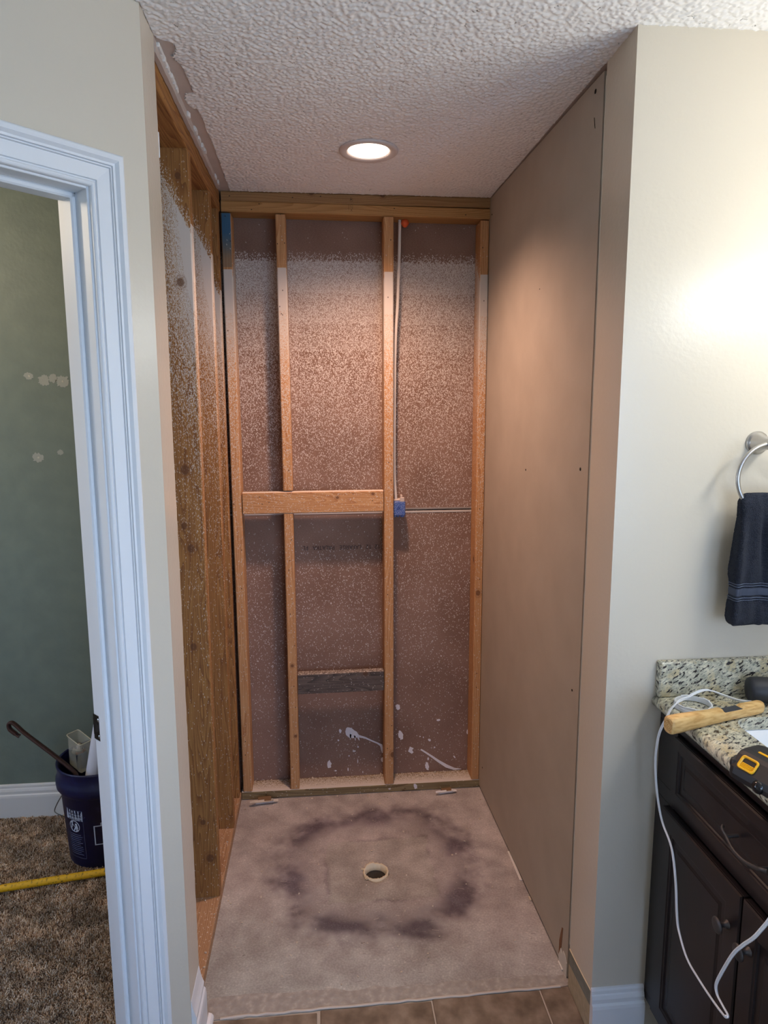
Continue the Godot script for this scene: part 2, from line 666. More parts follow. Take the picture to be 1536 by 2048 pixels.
func make_materials():
	speck = speck_map()
	speck_rank = ranks(speck)
	var peel := noise_tex(0.03, 3, [], [], 512, FastNoiseLite.TYPE_SIMPLEX_SMOOTH, 3)
	M.wall = mat(Color8(211, 201, 183), 0.27, {"relief": peel, "depth": 0.022, "scale": 3.5, "spec": 0.5})
	M.strip = M.wall
	M.white_trim = mat(Color8(226, 228, 230), 0.48)
	M.trim_side = mat(Color8(216, 214, 206), 0.5)
	M.green = mat(noise_tex(0.006, 8, [Color8(108, 119, 108), Color8(117, 128, 115)]), 0.5, {"relief": peel, "depth": 0.03, "scale": 3.0})
	M.ceil_board = mat(noise_tex(0.01, 9, [Color8(190, 176, 166), Color8(200, 186, 176)]), 0.9, {"scale": 2.0})
	M.popcorn = mat(Color8(238, 235, 231), 0.85, {"relief": noise_tex(0.05, 10, [Color(0, 0, 0), Color(0.1, 0.1, 0.1), Color(0.85, 0.85, 0.85), Color(1, 1, 1)], [0.0, 0.5, 0.70, 0.9], 1024, FastNoiseLite.TYPE_SIMPLEX_SMOOTH, 3), "depth": 0.5, "scale": 1.9})
	M.panel = mat(noise_tex(0.008, 12, [Color8(175, 166, 152), Color8(185, 176, 162)]), 0.55, {"scale": 1.2, "relief": peel, "depth": 0.006})
	M.gypsum = mat(Color8(222, 219, 214), 0.95, {"relief": peel, "depth": 0.1, "scale": 9.0})
	M.paper = mat(Color8(140, 118, 100), 0.95)
	M.core = mat(Color8(120, 112, 102), 0.95)
	M.patch_grey = mat(noise_tex(0.02, 14, [Color8(120, 122, 112), Color8(140, 140, 130)]), 0.9, {"scale": 4.0})
	M.patch_tan = mat(noise_tex(0.02, 15, [Color8(172, 158, 130), Color8(192, 176, 148)]), 0.9, {"scale": 4.0})
	M.tile = mat(noise_tex(0.012, 16, [Color8(72, 60, 47), Color8(96, 82, 66), Color8(124, 110, 93)], [0.1, 0.5, 0.9], 512, FastNoiseLite.TYPE_SIMPLEX_SMOOTH, 5), 0.55, {"scale": 2.0, "world": true, "relief": peel, "depth": 0.04})
	M.tile_light = mat(noise_tex(0.012, 17, [Color8(92, 80, 66), Color8(118, 104, 89), Color8(142, 130, 114)], [0.1, 0.5, 0.9], 512, FastNoiseLite.TYPE_SIMPLEX_SMOOTH, 5), 0.55, {"scale": 2.0, "world": true, "relief": peel, "depth": 0.04})
	M.grout = mat(Color8(176, 166, 152), 0.95)
	M.mortar = mat(noise_tex(0.02, 18, [Color8(150, 145, 138), Color8(162, 157, 150), Color8(186, 181, 174)], [0.2, 0.6, 0.95]), 0.95, {"scale": 3.0, "world": true, "relief": peel, "depth": 0.2})
	M.carpet = mat(noise_tex(0.05, 19, [Color8(150, 122, 96), Color8(196, 170, 140)]), 1.0, {"scale": 4.0})
	M.pile = mat(Color(1, 1, 1), 1.0)
	M.pile.vertex_color_use_as_albedo = true
	M.granite = mat(granite_tex(), 0.18, {"scale": Vector3(3.3, 3.3, 3.3), "world": true, "spec": 0.5})
	M.espresso = mat(noise_tex(0.02, 21, [Color8(23, 18, 20), Color8(31, 24, 25)]), 0.38, {"scale": Vector3(6, 1.0, 6)})
	M.dark = mat(Color8(16, 13, 12), 0.8)
	M.nickel = mat(Color8(190, 188, 186), 0.3, {"metal": 1.0})
	M.pewter = mat(Color8(84, 80, 78), 0.5, {"metal": 0.7})
	M.towel = mat(noise_tex(0.06, 22, [Color8(34, 38, 50), Color8(54, 60, 76)]), 1.0, {"scale": 8.0, "relief": noise_tex(0.09, 23, [], [], 512, FastNoiseLite.TYPE_SIMPLEX, 2), "depth": 0.5})
	M.band = mat(Color8(52, 60, 78), 0.7)
	M.towel_light = mat(Color8(86, 96, 116), 0.8)
	M.white_plastic = mat(Color8(228, 230, 232), 0.4)
	M.porcelain = mat(Color8(238, 240, 242), 0.12)
	M.handle_wood = mat(noise_tex(0.02, 24, [Color8(190, 142, 78), Color8(222, 182, 118), Color8(232, 196, 134)], [0.2, 0.55, 0.9]), 0.5, {"scale": Vector3(2.0, 12.0, 12.0)})
	M.rubber = mat(Color8(36, 37, 42), 0.55)
	M.black_plastic = mat(Color8(30, 30, 32), 0.5)
	M.yellow_plastic = mat(Color8(240, 178, 20), 0.35)
	M.yellow_paint = mat(noise_tex(0.03, 25, [Color8(80, 62, 20), Color8(232, 176, 24), Color8(240, 186, 30)], [0.18, 0.3, 1.0]), 0.5, {"scale": 5.0})
	M.blue_bucket = mat(noise_tex(0.015, 26, [Color8(16, 18, 54), Color8(21, 24, 66), Color8(50, 52, 92)], [0.2, 0.7, 0.95]), 0.42, {"scale": 3.0})
	M.print_white = mat(Color8(186, 194, 206), 0.6)
	M.print_grey = mat(Color8(98, 104, 128), 0.6)
	M.iron = mat(noise_tex(0.03, 27, [Color8(48, 34, 30), Color8(82, 52, 44)]), 0.5, {"scale": 8.0, "metal": 0.3})
	M.wire = mat(Color8(120, 118, 112), 0.4, {"metal": 0.9})
	M.clear = mat(Color8(214, 210, 186), 0.15, {"alpha": 0.28})
	M.paper_white = mat(Color8(214, 214, 218), 0.8)
	M.strike = mat(Color8(54, 54, 52), 0.35, {"metal": 0.9})
	M.blue_box = mat(noise_tex(0.11, 28, [Color8(28, 66, 142), Color8(34, 76, 156), Color8(190, 194, 206)], [0.0, 0.66, 0.76], 512, FastNoiseLite.TYPE_SIMPLEX_SMOOTH, 1), 0.5, {"scale": 6.0})
	M.cable = mat(noise_tex(0.08, 29, [Color8(218, 208, 198), Color8(226, 218, 208), Color8(130, 120, 110)], [0.0, 0.80, 0.9]), 0.6, {"scale": 6.0})
	M.orange = mat(Color8(224, 96, 46), 0.7)
	M.splash = mat(Color8(228, 225, 228), 0.5)
	M.ink = mat(Color8(58, 48, 46), 0.9)
	M.pencil = mat(Color8(84, 58, 40), 0.9)
	M.seam = mat(Color8(196, 188, 180), 0.9)
	M.seam_grey = mat(Color8(150, 142, 134), 0.9)
	M.pvc = mat(Color8(222, 212, 184), 0.6)
	M.pipe_inner = mat(Color8(92, 85, 77), 0.7)
	M.hole = mat(Color8(24, 18, 15), 1.0)
	M.chip = mat(Color8(200, 186, 166), 0.9)
	M.lens = mat(Color8(255, 250, 244), 0.4, {"glow": Color8(255, 232, 214), "energy": 6.0})
	M.bulb = mat(Color8(255, 250, 244), 0.4, {"glow": Color8(255, 246, 232), "energy": 12.0})
	M.glass = mat(Color8(240, 246, 250), 0.02, {"alpha": 0.06})

# ------------------------------------------------------------------ scene
func _ready():
	rng.seed = 4
	lights_and_camera()
	make_materials()
	shell()
	alcove_back()
	alcove_left()
	alcove_right()
	diagonal_wall()
	floors()
	ceiling_fixture()
	vanity()
	counter_things()
	towel()
	bedroom_things()
	small_things()

func lights_and_camera():
	var cam := Camera3D.new()
	cam.name = "camera"
	cam.position = V(0.357, 1.6356, 2.7066)
	cam.basis = Basis.from_euler(Vector3(-0.1497, -0.093, -0.003))
	cam.fov = rad_to_deg(2 * atan(1024.0 / 1357.04))
	cam.near = 0.02
	add_child(cam)
	cam.current = true
	var we := WorldEnvironment.new()
	we.name = "environment"
	var e := Environment.new()
	e.background_mode = Environment.BG_SKY
	var sky := Sky.new()
	var sm := ProceduralSkyMaterial.new()
	sm.sky_top_color = Color(0.50, 0.64, 0.88)
	sm.sky_horizon_color = Color(0.78, 0.85, 0.95)
	sm.ground_bottom_color = Color(0.30, 0.33, 0.34)
	sm.ground_horizon_color = Color(0.55, 0.60, 0.64)
	sm.energy_multiplier = 9.0
	sky.sky_material = sm
	e.sky = sky
	e.tonemap_mode = Environment.TONE_MAPPER_LINEAR
	e.tonemap_exposure = 1.0
	e.sdfgi_enabled = true
	e.ssao_enabled = true
	e.ssil_enabled = true
	we.environment = e
	add_child(we)
	# daylight that comes through the bathroom window
	var day := AreaLight3D.new()
	day.name = "window_daylight"
	day.area_size = Vector2(1.2, 1.1)
	day.light_color = Color(0.70, 0.83, 1.0)
	day.light_energy = 2.5
	day.area_range = 12.0
	day.area_attenuation = 2.0
	day.shadow_enabled = true
	day.position = V(1.70, 1.5, 3.25)
	day.rotation_degrees = V(0, 90, 0)
	add_child(day)
	var day3 := AreaLight3D.new()
	day3.name = "rear_window_daylight"
	day3.area_size = Vector2(0.9, 1.4)
	day3.light_color = Color(0.72, 0.84, 1.0)
	day3.light_energy = 1.0
	day3.area_range = 12.0
	day3.area_attenuation = 2.0
	day3.shadow_enabled = true
	day3.position = V(1.15, 1.25, 4.17)
	add_child(day3)
	var day2 := AreaLight3D.new()
	day2.name = "bedroom_window_daylight"
	day2.area_size = Vector2(1.1, 1.2)
	day2.light_color = Color(0.92, 0.96, 1.0)
	day2.light_energy = 0.35
	day2.area_range = 12.0
	day2.area_attenuation = 2.0
	day2.shadow_enabled = true
	day2.position = V(-2.28, 1.5, 1.35)
	day2.rotation_degrees = V(0, -90, 0)
	add_child(day2)
	# the vanity light's three bulbs
	for k in 3:
		var l := OmniLight3D.new()
		l.name = "vanity_bulb_light" + ("" if k == 0 else "_%03d" % k)
		l.light_color = Color(0.92, 0.965, 1.0)
		l.light_energy = 0.080
		l.light_size = 0.05
		l.omni_range = 12.0
		l.omni_attenuation = 2.0
		l.shadow_enabled = true
		l.position = V(1.60, 1.96, 1.50 + 0.20 * k)
		add_child(l)
	var bl := OmniLight3D.new()
	bl.name = "bedroom_lamp_light"
	bl.light_color = Color(1.0, 0.93, 0.83)
	bl.light_energy = 0.75
	bl.light_size = 0.1
	bl.omni_range = 10.0
	bl.omni_attenuation = 2.0
	bl.shadow_enabled = true
	bl.position = V(-1.45, 2.32, 0.95)
	add_child(bl)
	# the can light of the alcove
	var s := SpotLight3D.new()
	s.name = "recessed_lamp_light"
	s.light_color = Color(1.0, 0.80, 0.69)
	s.light_energy = 2.15
	s.light_size = 0.055
	s.spot_angle = 69.0
	s.spot_angle_attenuation = 1.0
	s.spot_range = 8.0
	s.spot_attenuation = 2.0
	s.shadow_enabled = true
	s.position = V(0.523, 2.418, 0.445)
	s.rotation_degrees = Vector3(-90, 0, 0)
	add_child(s)

func wall_box(n: String, label: String, a: Vector3, b: Vector3, m: Material) -> Node:
	var o := put(n, bx(a, b), m)
	tag(o, label, "wall")
	o.set_meta("kind", "structure")
	return o

func shell():
	wall_box("wall_vanity", "smooth cream painted wall beside the shower opening, behind the towel ring", V(1.040, -0.02, 1.0385), V(1.83, H, 1.194), M.wall)
	wall_box("wall_bedroom", "dull green bedroom wall seen through the doorway", V(-2.3, -0.02, -0.12), V(-0.1025, H, 0.0235), M.green)
	wall_box("wall_bath", "cream bathroom wall past the doorway", V(-1.22, -0.02, 2.22), V(-1.12, H, 4.3), M.wall)
	var ws := struct("wall_bedroom_side", "far side wall of the green bedroom with a window", "wall")
	put("wall_panel", bx(V(-2.4, -0.02, -0.12), V(-2.3, H, 0.8)), M.green, ws)
	put("wall_panel", bx(V(-2.4, -0.02, 1.9), V(-2.3, H, 2.6)), M.green, ws)
	put("wall_panel", bx(V(-2.4, -0.02, 0.8), V(-2.3, 0.9, 1.9)), M.green, ws)
	put("wall_panel", bx(V(-2.4, 2.1, 0.8), V(-2.3, H, 1.9)), M.green, ws)
	var wn2 := struct("window_2", "white framed bedroom window", "window")
	var f2 := MB.new()
	for q in [[V(-2.38, 0.9, 0.8), V(-2.32, 0.95, 1.9)], [V(-2.38, 2.05, 0.8), V(-2.32, 2.1, 1.9)], [V(-2.38, 0.95, 0.8), V(-2.32, 2.05, 0.85)], [V(-2.38, 0.95, 1.85), V(-2.32, 2.05, 1.9)]]:
		f2.box(q[0], q[1], 0.003)
	put("window_frame", f2.done(), M.white_trim, wn2)
	put("pane", bx(V(-2.352, 0.95, 0.85), V(-2.348, 2.05, 1.85)), M.glass, wn2)
	wall_box("wall_bedroom_near", "green bedroom wall next to the bathroom", V(-2.3, -0.02, 2.4), V(-1.22, H, 2.5), M.green)
	wall_box("wall_rear", "outer skin of the wall behind the shower studs", V(-0.12, -0.02, -0.24), V(1.83, H, -0.1035), M.core)
	wall_box("wall_partition", "solid back of the partition beside the shower", V(1.07, -0.02, -0.1), V(1.2, H, 1.0385), M.core)
	var wr := struct("wall_behind", "cream bathroom wall opposite the shower", "wall")
	put("wall_panel", bx(V(-1.22, -0.02, 4.2), V(0.7, H, 4.3)), M.wall, wr)
	put("wall_panel", bx(V(1.6, -0.02, 4.2), V(1.83, H, 4.3)), M.wall, wr)
	put("wall_panel", bx(V(0.7, -0.02, 4.2), V(1.6, 0.55, 4.3)), M.wall, wr)
	put("wall_panel", bx(V(0.7, 1.95, 4.2), V(1.6, H, 4.3)), M.wall, wr)
	var wn3 := struct("window_3", "tall white framed bathroom window opposite the shower", "window")
	var f3 := MB.new()
	for q in [[0.70, 1.60, 0.55, 0.60], [0.70, 1.60, 1.90, 1.95], [0.70, 0.75, 0.60, 1.90], [1.55, 1.60, 0.60, 1.90]]:
		f3.box(V(q[0], q[2], 4.22), V(q[1], q[3], 4.28), 0.003)
	put("window_frame", f3.done(), M.white_trim, wn3)
	put("pane", bx(V(0.75, 0.60, 4.248), V(1.55, 1.90, 4.252)), M.glass, wn3)
	var wb := struct("wall_mirror", "cream bathroom wall behind the vanity with the window", "wall")
	put("wall_panel", bx(V(1.73, -0.02, 1.194), V(1.83, H, 2.65)), M.wall, wb)
	put("wall_panel", bx(V(1.73, -0.02, 3.85), V(1.83, H, 4.2)), M.wall, wb)
	put("wall_panel", bx(V(1.73, -0.02, 2.65), V(1.83, 0.95, 3.85)), M.wall, wb)
	put("wall_panel", bx(V(1.73, 2.05, 2.65), V(1.83, H, 3.85)), M.wall, wb)
	var wn := struct("window_1", "white framed bathroom window beyond the vanity", "window")
	var f := MB.new()
	for q in [[0.95, 1.0, 2.65, 3.85], [2.0, 2.05, 2.65, 3.85], [1.0, 2.0, 2.65, 2.70], [1.0, 2.0, 3.80, 3.85], [1.0, 2.0, 3.23, 3.27]]:
		f.box(V(1.75, q[0], q[2]), V(1.81, q[1], q[3]), 0.003)
	put("window_frame", f.done(), M.white_trim, wn)
	put("pane", bx(V(1.778, 1.0, 2.70), V(1.782, 2.0, 3.23)), M.glass, wn)
	put("pane", bx(V(1.778, 1.0, 3.27), V(1.782, 2.0, 3.80)), M.glass, wn)

const FRONT := [[0.0, 0.015], [0.7, 0.03], [1.0, 0.05], [1.25, 0.09], [1.45, 0.16], [1.65, 0.32], [1.8, 0.56], [1.93, 0.92], [2.05, 1.05], [2.2, 1.05]]
const SIDE := [[0.0, 0.012], [0.7, 0.02], [1.0, 0.035], [1.3, 0.07], [1.55, 0.17], [1.75, 0.45], [1.9, 0.8], [2.05, 1.0], [2.2, 1.1], [2.4, 1.15]]
const PINE_A := Color(0.81, 0.63, 0.44)
const PINE_B := Color(0.67, 0.46, 0.28)
const OLD_A := Color(0.66, 0.47, 0.25)
const OLD_B := Color(0.46, 0.29, 0.13)

func timber(n: String, parent: Node, w: float, d: float, L: float, xf: Transform3D, tex: Texture2D, label := "") -> MeshInstance3D:
	var m := MB.new()
	m.lumber(w, d, L)
	var mt := mat(tex, 0.75)
	var o := put(n, m.done(), mt, parent, xf)
	if label:
		o.set_meta("label", label)
	return o

func lean(x0: float, x1: float, y0: float, y1: float, z := 0.0) -> Transform3D:
	return Transform3D(Basis(Vector3.BACK, atan2(x0 - x1, y1 - y0)), V(x0, y0, z))

func blob(cx: float, cy: float, rx: float, ry: float, seed_: int, n := 18, turn := 0.0) -> PackedVector2Array:
	rng.seed = seed_
	var p := PackedVector2Array()
	for i in n:
		var a := TAU * i / n
		var k := rng.randf_range(0.72, 1.12)
		p.append(Vector2(cx, cy) + Vector2(cos(a) * rx * k, sin(a) * ry * k).rotated(turn))
	return p

func streak(pts: Array, seed_: int) -> PackedVector2Array:
	# [x, y, half width] along a run of paint
	rng.seed = seed_
	var a := PackedVector2Array()
	var b := PackedVector2Array()
	for i in pts.size():
		var p := Vector2(pts[i][0], pts[i][1])
		var q := Vector2(pts[mini(i + 1, pts.size() - 1)][0], pts[mini(i + 1, pts.size() - 1)][1])
		var o := Vector2(pts[maxi(i - 1, 0)][0], pts[maxi(i - 1, 0)][1])
		var n := (q - o).normalized().orthogonal()
		a.append(p + n * pts[i][2] * rng.randf_range(0.85, 1.15))
		b.append(p - n * pts[i][2] * rng.randf_range(0.85, 1.15))
	b.reverse()
	a.append_array(b)
	return a

func alcove_back():
	var w := struct("wall_back", "open stud wall at the back of the shower with paint overspray", "wall")
	var zb := -0.0885
	# two sheets of wallboard, paper side towards us, with a gap between them
	for k in 2:
		var y0 := 1.2205 if k == 0 else -0.01
		var y1 := 2.40 if k == 0 else 1.2165
		var m := MB.new()
		m.box(V(-0.09, y0, zb - 0.0125), V(1.06, y1, zb - 0.001))
		put("wallboard", m.done(), M.core, w)
		var q := MB.new()
		q.poly([V(-0.02, y0, zb - 0.0005), V(1.06, y0, zb - 0.0005), V(1.06, y1, zb - 0.0005), V(-0.02, y1, zb - 0.0005)], V(0.5, 1, -1), [Vector2(0, 1), Vector2(1, 1), Vector2(1, 0), Vector2(0, 0)])
		q.poly([V(-0.02, y0, zb - 0.001), V(1.06, y0, zb - 0.001), V(1.06, y1, zb - 0.001), V(-0.02, y1, zb - 0.001)], V(0.5, 1, 1), [Vector2(0, 1), Vector2(1, 1), Vector2(1, 0), Vector2(0, 0)])
		put("wallboard_paper", q.done(), mat(board_tex(3 + k, y0, y1, 1.08, 1024, 1152), 0.95), w)
	put("edge_paper", bx(V(-0.02, 1.2215, zb - 0.0006), V(1.06, 1.2285, zb + 0.0012), 0.0004), M.seam_grey, w)
	put("edge_paper", bx(V(-0.02, 1.2075, zb - 0.0006), V(1.06, 1.2155, zb + 0.0012), 0.0004), M.seam, w)
	# the mill's print on the paper, upside down
	var tm := TextMesh.new()
	tm.text = "12  12   LAFARGE   PALATKA   FL"
	tm.font = SystemFont.new()
	tm.font.font_names = PackedStringArray(["Droid Sans"])
	tm.font_size = 16
	tm.pixel_size = 0.00145
	tm.depth = 0.0006
	tm.horizontal_alignment = HORIZONTAL_ALIGNMENT_CENTER
	put("mill_print", tm, M.ink, w, Transform3D(Basis(Vector3.BACK, PI), V(0.44, 1.066, zb + 0.0004)))
	# framing
	var rot := Transform3D(Basis(Vector3.BACK, -PI / 2), Vector3.ZERO)
	var t1 := wood_tex(101, 0.038, 0.089, 1.03, 256, 900, Color(0.66, 0.50, 0.32), Color(0.55, 0.40, 0.24), {"knots": 2, "nails": 4, "rings": 90.0})
	var t2 := wood_tex(102, 0.038, 0.089, 1.03, 256, 900, Color(0.74, 0.56, 0.34), Color(0.62, 0.44, 0.24), {"knots": 2, "nails": 4, "rings": 90.0})
	timber("top_plate", w, 0.037, 0.089, 1.035, Transform3D(rot.basis, V(0.005, 2.4215, 0)), t1)
	timber("top_plate", w, 0.038, 0.089, 1.035, Transform3D(Basis(Vector3.BACK, -PI / 2 - 0.0062), V(0.004, 2.3865, 0.0005)), t2)
	var tb := wood_tex(103, 0.038, 0.089, 1.04, 256, 900, Color(0.58, 0.51, 0.36), Color(0.38, 0.31, 0.20), {"knots": 1, "nails": 2, "rings": 26.0, "warp": 4.0, "front": [[0.0, 0.012], [3.0, 0.012]], "side": [[0.0, 0.95], [3.0, 0.95]], "slope": 0.0})
	timber("bottom_plate", w, 0.036, 0.089, 1.03, Transform3D(rot.basis, V(0.002, 0.0185, 0)), tb, "greenish treated bottom plate")
	var o := {"y0": 0.04, "front": FRONT, "side": SIDE, "cut": 2.162, "slope": 1.1}
	var oa := o.duplicate()
	oa.blue = true
	timber("stud", w, 0.037, 0.089, 2.323, lean(0.0265, 0.0205, 0.038, 2.361), wood_tex(111, 0.038, 0.089, 2.323, 256, 2048, PINE_A, PINE_B, oa), "stud with a blue stained top end")
	var ob := o.duplicate()
	ob.y0 = 1.31
	timber("stud", w, 0.037, 0.089, 1.043, lean(0.2255, 0.2215, 1.318, 2.361, -0.0005), wood_tex(112, 0.038, 0.089, 1.043, 256, 1024, PINE_A, PINE_B, ob))
	var ob2 := o.duplicate()
	ob2.own_knots = [[0.019, 0.55, 0.006], [0.026, 0.24, 0.006]]
	timber("stud", w, 0.037, 0.089, 1.187, lean(0.2255, 0.2250, 0.038, 1.225, -0.001), wood_tex(113, 0.038, 0.089, 1.187, 256, 1152, PINE_A, PINE_B, ob2))
	timber("stud", w, 0.038, 0.089, 2.323, lean(0.6285, 0.6305, 0.038, 2.361), wood_tex(114, 0.038, 0.089, 2.323, 256, 2048, PINE_A, PINE_B, o))
	timber("stud", w, 0.034, 0.089, 2.318, lean(1.006, 1.005, 0.038, 2.356, -0.001), wood_tex(115, 0.038, 0.089, 2.323, 256, 2048, PINE_A, PINE_B, o))
	var blk := wood_tex(121, 0.089, 0.038, 0.56, 256, 560, PINE_A, PINE_B, {"knots": 3, "nails": 5, "y0": 0.0, "front": [[0.0, 0.06], [1.0, 0.06]], "side": [[0.0, 0.9], [1.0, 0.9]], "rings": 70.0})
	timber("blocking", w, 0.087, 0.038, 0.561, Transform3D(Basis(Vector3.BACK, -PI / 2 + 0.003), V(0.0465, 1.2685, 0.0005)), blk, "clean pine blocking at mid height")
	var blk2 := wood_tex(122, 0.089, 0.038, 0.36, 256, 400, Color(0.44, 0.39, 0.35), Color(0.24, 0.21, 0.20), {"knots": 2, "nails": 3, "rings": 60.0, "warp": 9.0, "front": [[0.0, 0.01], [1.0, 0.01]], "side": [[0.0, 0.3], [1.0, 0.3]]})
	timber("blocking", w, 0.087, 0.038, 0.359, Transform3D(Basis(Vector3.BACK, -PI / 2 + 0.006), V(0.2475, 0.5045, -0.001)), blk2, "weathered grey blocking near the floor")
	# white paint thrown on the wallboard
	var sp := [
		streak([[0.452, 0.262, 0.004], [0.458, 0.252, 0.016], [0.464, 0.242, 0.019], [0.474, 0.232, 0.019], [0.489, 0.226, 0.014], [0.502, 0.220, 0.006], [0.53, 0.212, 0.0035], [0.56, 0.196, 0.003], [0.585, 0.183, 0.003], [0.602, 0.172, 0.006], [0.607, 0.150, 0.006], [0.607, 0.136, 0.002]], 3),
		streak([[0.779, 0.143, 0.003], [0.80, 0.128, 0.0035], [0.83, 0.106, 0.004], [0.86, 0.083, 0.0055], [0.895, 0.058, 0.007], [0.93, 0.043, 0.005], [0.962, 0.040, 0.001]], 5),
		streak([[0.468, 0.232, 0.004], [0.467, 0.215, 0.003], [0.466, 0.205, 0.001]], 8), streak([[0.486, 0.224, 0.004], [0.488, 0.208, 0.002], [0.489, 0.200, 0.001]], 9), streak([[0.498, 0.220, 0.004], [0.504, 0.206, 0.0025], [0.506, 0.200, 0.001]], 10),
		blob(0.423, 0.248, 0.006, 0.010, 11), blob(0.372, 0.096, 0.0105, 0.020, 12), blob(0.676, 0.347, 0.011, 0.014, 13), blob(0.689, 0.215, 0.010, 0.024, 14, 18, 0.2),
		streak([[0.745, 0.148, 0.003], [0.734, 0.152, 0.008], [0.731, 0.140, 0.009], [0.742, 0.128, 0.005]], 15), blob(0.807, 0.062, 0.009, 0.021, 16, 18, 0.15), blob(0.857, 0.278, 0.010, 0.005, 17), blob(0.483, 0.151, 0.007, 0.004, 18),
		blob(0.414, 0.205, 0.004, 0.004, 19), blob(0.817, 0.186, 0.007, 0.005, 20, 14, -0.5), blob(0.812, 0.097, 0.004, 0.006, 21), blob(0.498, 0.102, 0.002, 0.010, 22), blob(0.455, 0.066, 0.003, 0.008, 23), blob(0.84, 0.150, 0.004, 0.003, 24), blob(0.50, 0.17, 0.004, 0.003, 25), blob(0.607, 0.105, 0.008, 0.011, 26), blob(0.99, 0.215, 0.006, 0.014, 27),
		blob(0.40, 0.063, 0.005, 0.003, 28), blob(0.775, 0.205, 0.003, 0.003, 29), blob(0.46, 0.13, 0.003, 0.004, 30), blob(0.52, 0.05, 0.002, 0.005, 31), blob(0.79, 0.20, 0.002, 0.004, 32), blob(0.93, 0.10, 0.003, 0.008, 33, 12, 0.6)]
	for p in sp:
		var m := MB.new()
		m.prism(p, zb - 0.0002, zb + 0.0011)
		put("paint_splash", m.done(), M.splash, w)
	for q in [[blob(0.742, 0.022, 0.008, 0.014, 41, 16, 0.3), 0.0], [blob(0.63, 0.016, 0.006, 0.003, 42), 0.0]]:
		var m := MB.new()
		m.prism(q[0], 0.0, 0.0012)
		put("paint_splash", m.done(), M.splash, w)
	# pencil marks on the plates: a nought and a 19 over a cross
	for s in [[[0.4865, 2.427], [0.494, 2.4225], [0.4945, 2.4145], [0.489, 2.411], [0.484, 2.416], [0.4865, 2.427]], [[0.479, 2.402], [0.4795, 2.382]], [[0.494, 2.400], [0.487, 2.402], [0.484, 2.396], [0.489, 2.392], [0.494, 2.398], [0.493, 2.388], [0.486, 2.377]], [[0.486, 2.386], [0.493, 2.377]]]:
		var m := MB.new()
		var pts := []
		for p in s:
			pts.append(V(p[0], p[1], 0.0007))
		m.tube(pts, 0.0007, 0.0004, 5)
		put("pencil_mark", m.done(), M.pencil, w)

